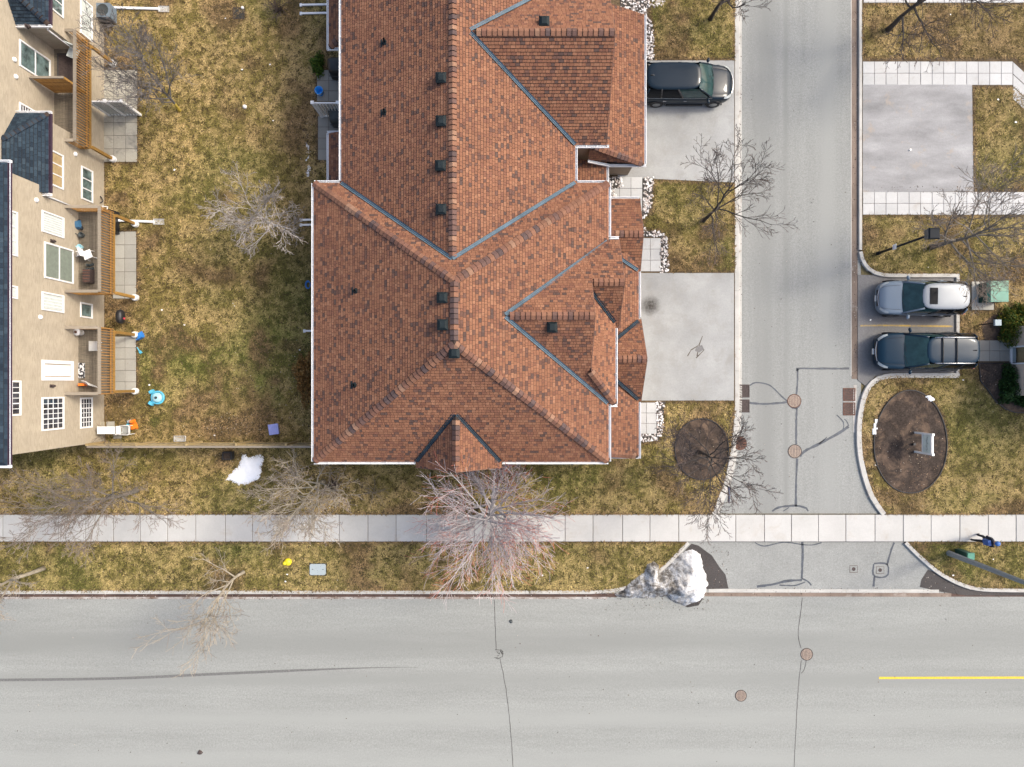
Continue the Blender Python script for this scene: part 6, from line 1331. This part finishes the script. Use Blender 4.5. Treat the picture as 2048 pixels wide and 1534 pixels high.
x, y = G(642, 187); t = thing('bucket', 'bright blue bucket against the white privacy screen', 'bucket', (x, y, 0)); q = MB(); q.lathe(x, y, [(.15, .0), (.21, .42), (.22, .44), (.19, .44), (.14, .04), (.01, .04)], 16); q.obj('bucket', plain('bright_blue', (.01,.28,.75), .35), t, smooth=True); q = MB(); q.tube([(x-.2, y, .43), (x-.1, y-.2, .36), (x+.1, y-.2, .36), (x+.2, y, .43)], .012, 5); q.obj('handle', MT['white_plastic'], t)
x, y = G(618, 570); t = thing('garden_hose', 'coil of blue hose at the foot of the row house wall', 'hose', (x-.02, y, 0)); q = MB(); q.tube([(x-.02+.10*math.cos(k*.5)*(1+.01*k), y+.16*math.sin(k*.5)*(1+.01*k), .03+.004*k) for k in range(40)], .02, 5); q.obj('coil', MT['blue'], t, smooth=True)
# things under and on the decks
x, y = G(233, 447); t = thing('covered_barbecue', 'black covered barbecue under the middle deck', 'barbecue', (x, y, 0)); q = MB(); rbox(q, x-.1, y, 0, .95, .55, 1.15, 0, .92); q.obj('cover', MT['black'], t); q = MB(); q.tube([(x+.05, y+.5, .96), (x+.12, y+.62, 1.0), (x-.15, y+.66, 1.0), (x-.2, y+.5, .96)], .03, 6); q.obj('handle', MT['white_plastic'], t)
x, y = G(205, 403); 
q = MB(); q.tube([(x+.20*math.cos(a*.35), y+.20*math.sin(a*.35), .35+.05*math.sin(a)) for a in range(19)], .03, 6); tag(q.obj('tyre_ring', MT['black'], smooth=True), 'black ring leaning on the wall above the middle deck', 'ring')
Z = DZ+.004
def dk(px, py, z=.3): return G(px, py, DZ+z)
x, y = dk(177, 510); t = thing('plastic_chair', 'white plastic chair on the middle deck', 'chair', (x, y, Z)); q = MB(); rbox(q, x, y, Z+.38, Z+.42, .42, .42, .4, .95); q.obj('seat', MT['white_plastic'], t); q = MB(); q.mbox(Matrix.Translation((x-.17, y+.07, Z+.6)) @ Matrix.Rotation(.4, 4, 'Z'), .04, .42, .42); q.obj('backrest', MT['white_plastic'], t)
for k in range(4): a = .4+math.pi/4+k*math.pi/2; q = MB(); q.tube([(x+.26*math.cos(a), y+.26*math.sin(a), Z), (x+.22*math.cos(a), y+.22*math.sin(a), Z+.38)], .02, 6); q.obj('leg', MT['white_plastic'], t)
x, y = dk(174, 522); t = thing('boots', 'pair of dark boots beside the white deck chair', 'boots', (x, y, Z)); 
for d_ in (-.1, .1): q = MB(); rbox(q, x+.05, y+d_-.25, Z, Z+.09, .26, .10, .3); rbox(q, x-.04, y+d_-.27, Z+.091, Z+.26, .10, .10, .3, .9); q.obj('boot', MT['charcoal'], t)
x, y = dk(175, 552); t = thing('wicker_box', 'dark brown wicker box at the end of the middle deck', 'box', (x, y, Z)); q = MB(); rbox(q, x, y, Z, Z+.4, .36, .66, 0); q.obj('box', MT['iron_dark'], t)
for k in range(5): q = MB(); rbox(q, x, y-.26+k*.13, Z+.401, Z+.42, .34, .05, 0); q.obj('slat', MT['rust'], t)
x, y = dk(153, 448); t = thing('toy_tricycle', 'blue toy with a white handle on the middle deck', 'toy', (x, y, Z)); q = MB(); rbox(q, x, y, Z+.1, Z+.3, .26, .42, .2, .7); q.obj('body', plain('denim_blue', (.04,.12,.22), .5), t); q = MB(); q.tube([(x-.12, y+.2, Z+.25), (x-.18, y+.32, Z+.5), (x-.1, y+.42, Z+.55)], .03, 6); q.obj('handle', MT['white_plastic'], t)
for a, b in ((-.14,-.15),(.14,-.15),(0,.2)): q = MB(); q.tube([(x+a-.02, y+b, Z+.09), (x+a+.02, y+b, Z+.09)], .09, 12); q.obj('wheel', MT['black'], t)
for k, (px, py, mt, lb) in enumerate(((163,470,'charcoal','grey watering can on the middle deck'),(155,508,'white_plastic','round white pot against the wall on the middle deck'),(160,494,'pale_blue','pale blue toy bits on the middle deck'))):
    x, y = dk(px, py, .15); t = thing('pot', lb, 'pot', (x, y, Z)); q = MB(); q.lathe(x, y, [(.09, Z), (.13, Z+.2), (.14, Z+.22), (.11, Z+.22), (.10, Z+.12), (.01, Z+.12)], 14); q.obj('vessel', MT[mt], t, smooth=True); q = MB(); q.tube([(x-.1, y, Z+.2), (x-.25, y+.06, Z+.26)], .02, 5); q.obj('spout', MT[mt], t)
x, y = dk(153, 664, .4); t = thing('pail', 'white pail with a lid at the end of the lower deck', 'pail', (x, y, Z)); q = MB(); q.lathe(x, y, [(.14, Z), (.165, Z+.36), (.175, Z+.37), (.175, Z+.40), (.01, Z+.41)], 16); q.obj('pail', MT['white_plastic'], t, smooth=True); q = MB(); q.lathe(x-.03, y, [(.07, Z+.411), (.06, Z+.45), (.01, Z+.46)], 10); q.obj('knob', MT['rust'], t)
x, y = dk(186, 692, .45); t = thing('side_table', 'grey white side table on the lower deck', 'table', (x, y, Z)); q = MB(); q.box(x-.2, y-.24, Z+.42, x+.2, y+.24, Z+.46); q.obj('top', MT['walk'], t)
for a in (-.17, .17):
    for b in (-.2, .2): q = MB(); q.cyl(x+a, y+b, Z, Z+.42, .018, 6); q.obj('leg', MT['white'], t)
x, y = dk(161, 741, .0); t = thing('door_mat', 'black and white patterned mat on the lower deck', 'mat', (x, y, Z))
m_, nt, bs = base_mat('mat_pattern'); bs.inputs['Roughness'].default_value = .95; nt.links.new(ramp(nt, noise(nt, pos(nt), 9, 2, .5), [(.49, (.03,.03,.035)), (.52, (.62,.62,.62))]), bs.inputs['Base Color'])
q = MB(); q.box(x-.22, y-.38, Z, x+.22, y+.38, Z+.015); q.obj('mat', m_, t); q = MB(); q.ribbon([(x-.2,y-.36),(x+.2,y-.36),(x+.2,y+.36),(x-.2,y+.36),(x-.2,y-.36)], .03, Z+.018); q.obj('border', MT['charcoal'], t)
x, y = dk(178, 770, .4); t = thing('folded_lounger', 'white curved panel leaning at the lower deck rail', 'lounger', (x, y, Z)); q = MB(); q.add([(x-.3+.5*u+.05*math.sin(3*u), y+.06*math.sin(3.1*u)+(.22*(1-u) if s else -.12*u), Z+.02+s*(.5+.25*u)) for u in (0, .25, .5, .75, 1) for s in (0, 1)], [(2*k, 2*k+1, 2*k+3, 2*k+2) for k in range(4)]); so = q.obj('panel', MT['white_plastic'], t); so.modifiers.new('thick', 'SOLIDIFY').thickness = .02
q = MB(); rbox(q, x-.45, y+.02, Z, Z+.3, .3, .12, 0); q.obj('crate', MT['orange'], t)
x, y = dk(125, 100, .5); t = thing('patio_chair', 'pale cushioned chair in the corner of the long upper deck', 'chair', (x+.15, y, Z)); x += .45; y -= .1
q = MB(); rbox(q, x, y, Z+.35, Z+.42, .5, .5, -.4); q.obj('seat', MT['curtain'], t); q = MB(); q.mbox(Matrix.Translation((x+.1, y+.24, Z+.65)) @ Matrix.Rotation(-.4, 4, 'Z'), .5, .05, .6); q.obj('backrest', MT['curtain'], t)
for k in range(4): a = -.4+math.pi/4+k*math.pi/2; q = MB(); q.cyl(x+.3*math.cos(a), y+.3*math.sin(a), Z, Z+.35, .02, 6); q.obj('leg', MT['iron_dark'], t)
x, y = dk(135, 125, .05); t = thing('outdoor_rug', 'dark rug on the upper part of the long deck', 'rug', (x, y, Z)); q = MB(); q.box(-22.45, 14.6, Z, -21.3, 16.3, Z+.012); q.obj('rug', MT['iron_dark'], t); q = MB(); q.ribbon([(-22.4,14.65),(-21.35,14.65),(-21.35,16.25),(-22.4,16.25),(-22.4,14.65)], .04, Z+.016); q.obj('border', MT['charcoal'], t)

# ------------------------------------------------------------------ the pedestrian
def person(px, py, label, heading):
    x0, y0 = G(px, py); J = {'pel': (0, 0, .95), 'waist': (.02, 0, 1.10), 'chest': (.05, 0, 1.32), 'neck': (.07, 0, 1.48), 'head0': (.085, 0, 1.56), 'head1': (.10, 0, 1.68), 'head2': (.095, 0, 1.76),
        'lsh': (.05, .19, 1.40), 'lel': (-.06, .25, 1.14), 'lwr': (.10, .22, .95), 'lh': (.16, .20, .90), 'rsh': (.05, -.19, 1.40), 'rel': (.05, -.25, 1.13), 'rwr': (.24, -.20, 1.02), 'rh': (.30, -.17, 1.0),
        'lhip': (0, .09, .90), 'lkn': (.17, .10, .52), 'lan': (.13, .10, .10), 'lto': (.30, .11, .035), 'rhip': (0, -.09, .90), 'rkn': (-.02, -.10, .50), 'ran': (-.26, -.10, .14), 'rto': (-.14, -.10, .035)}
    Rr = {'pel': .15, 'waist': .14, 'chest': .17, 'neck': .06, 'head0': .075, 'head1': .10, 'head2': .07, 'lsh': .075, 'lel': .055, 'lwr': .04, 'lh': .035, 'rsh': .075, 'rel': .055, 'rwr': .04, 'rh': .035, 'lhip': .10, 'lkn': .07, 'lan': .05, 'lto': .04, 'rhip': .10, 'rkn': .07, 'ran': .05, 'rto': .04}
    ks = list(J); Ed = [('pel','waist'),('waist','chest'),('chest','neck'),('neck','head0'),('head0','head1'),('head1','head2'),('chest','lsh'),('lsh','lel'),('lel','lwr'),('lwr','lh'),('chest','rsh'),('rsh','rel'),('rel','rwr'),('rwr','rh'),('pel','lhip'),('lhip','lkn'),('lkn','lan'),('lan','lto'),('pel','rhip'),('rhip','rkn'),('rkn','ran'),('ran','rto')]
    me = bpy.data.meshes.new('tmp'); me.from_pydata([J[k] for k in ks], [(ks.index(a), ks.index(b)) for a, b in Ed], []); o = bpy.data.objects.new('tmp', me); col.objects.link(o)
    o.modifiers.new('skin', 'SKIN'); sl = me.skin_vertices[0].data if me.skin_vertices else None
    if sl is None:
        bpy.context.view_layer.objects.active = o; o.select_set(True); bpy.ops.object.skin_root_mark() if False else None; me.attributes; sl = me.skin_vertices[0].data
    for i, k in enumerate(ks): sl[i].radius = (Rr[k], Rr[k]*(1.0 if k not in ('chest', 'waist', 'pel') else .8)); sl[i].use_root = (k == 'pel')
    s = o.modifiers.new('sub', 'SUBSURF'); s.levels = 2; s.render_levels = 2
    dg = bpy.context.evaluated_depsgraph_get(); ev = o.evaluated_get(dg); bm = bpy.data.meshes.new_from_object(ev); bpy.data.objects.remove(o)
    mats = [plain('navy_jacket', (.012,.016,.032), .8), plain('dark_trousers', (.010,.011,.018), .85), plain('skin', (.45,.27,.20), .5), plain('shoe', (.03,.02,.02), .6)]
    for mm in mats: bm.materials.append(mm)
    for p in bm.polygons:
        c = p.center; p.use_smooth = True; p.material_index = 2 if (c.z > 1.51 or (c.x > .13 and .86 < c.z < .97 and c.y > .1) or (c.x > .25 and .9 < c.z < 1.1)) else (3 if c.z < .09 else (1 if c.z < .93 else 0))
    t = bpy.data.objects.new('person', None); col.objects.link(t); t.location = (x0, y0, .012); t.rotation_euler = (0, 0, heading); tag(t, label, 'person')
    b = link('body', bm, t)
    q = MB(); q.lathe(.085, 0, [(.105, 1.64), (.125, 1.67), (.122, 1.74), (.09, 1.80), (.02, 1.815)], 16); q.add([(.19, -.07, 1.68), (.28, 0, 1.665), (.19, .07, 1.68), (.15, .0, 1.70)], [(0,1,2,3)]); q.obj('cap', plain('cap_blue', (.035,.12,.36), .6), t, smooth=True)
    q = MB(); q.mbox(Matrix.Translation((-.15, 0, 1.26)), .16, .30, .42, taper=.85); q.obj('backpack', plain('pack_blue', (.03,.09,.30), .6), t)
    q = MB(); q.mbox(Matrix.Translation((.02, .262, 1.22)) @ Matrix.Rotation(.2, 4, 'X'), .10, .02, .12); q.obj('sleeve_patch', MT['white_plastic'], t)
    for k, (hx, hy, hz, sg) in enumerate(((.16, .20, .90, 1), (.30, -.17, 1.0, -1))):
        q = MB()
        for f_ in range(4): q.tube([(hx+.01, hy+(f_-1.5)*.018, hz-.01), (hx+.045, hy+(f_-1.5)*.019, hz-.035), (hx+.05-.008*abs(f_-1), hy+(f_-1.5)*.018, hz-.07)], [.009, .009, .007], 5)
        q.tube([(hx, hy-sg*.02, hz+.01), (hx+.03, hy-sg*.045, hz), (hx+.05, hy-sg*.045, hz-.02)], [.011, .010, .008], 5); q.obj('fingers', mats[2], t, smooth=True)
person(1947, 1073, 'pedestrian in dark clothes with a blue cap walking on the sidewalk edge', math.radians(8))
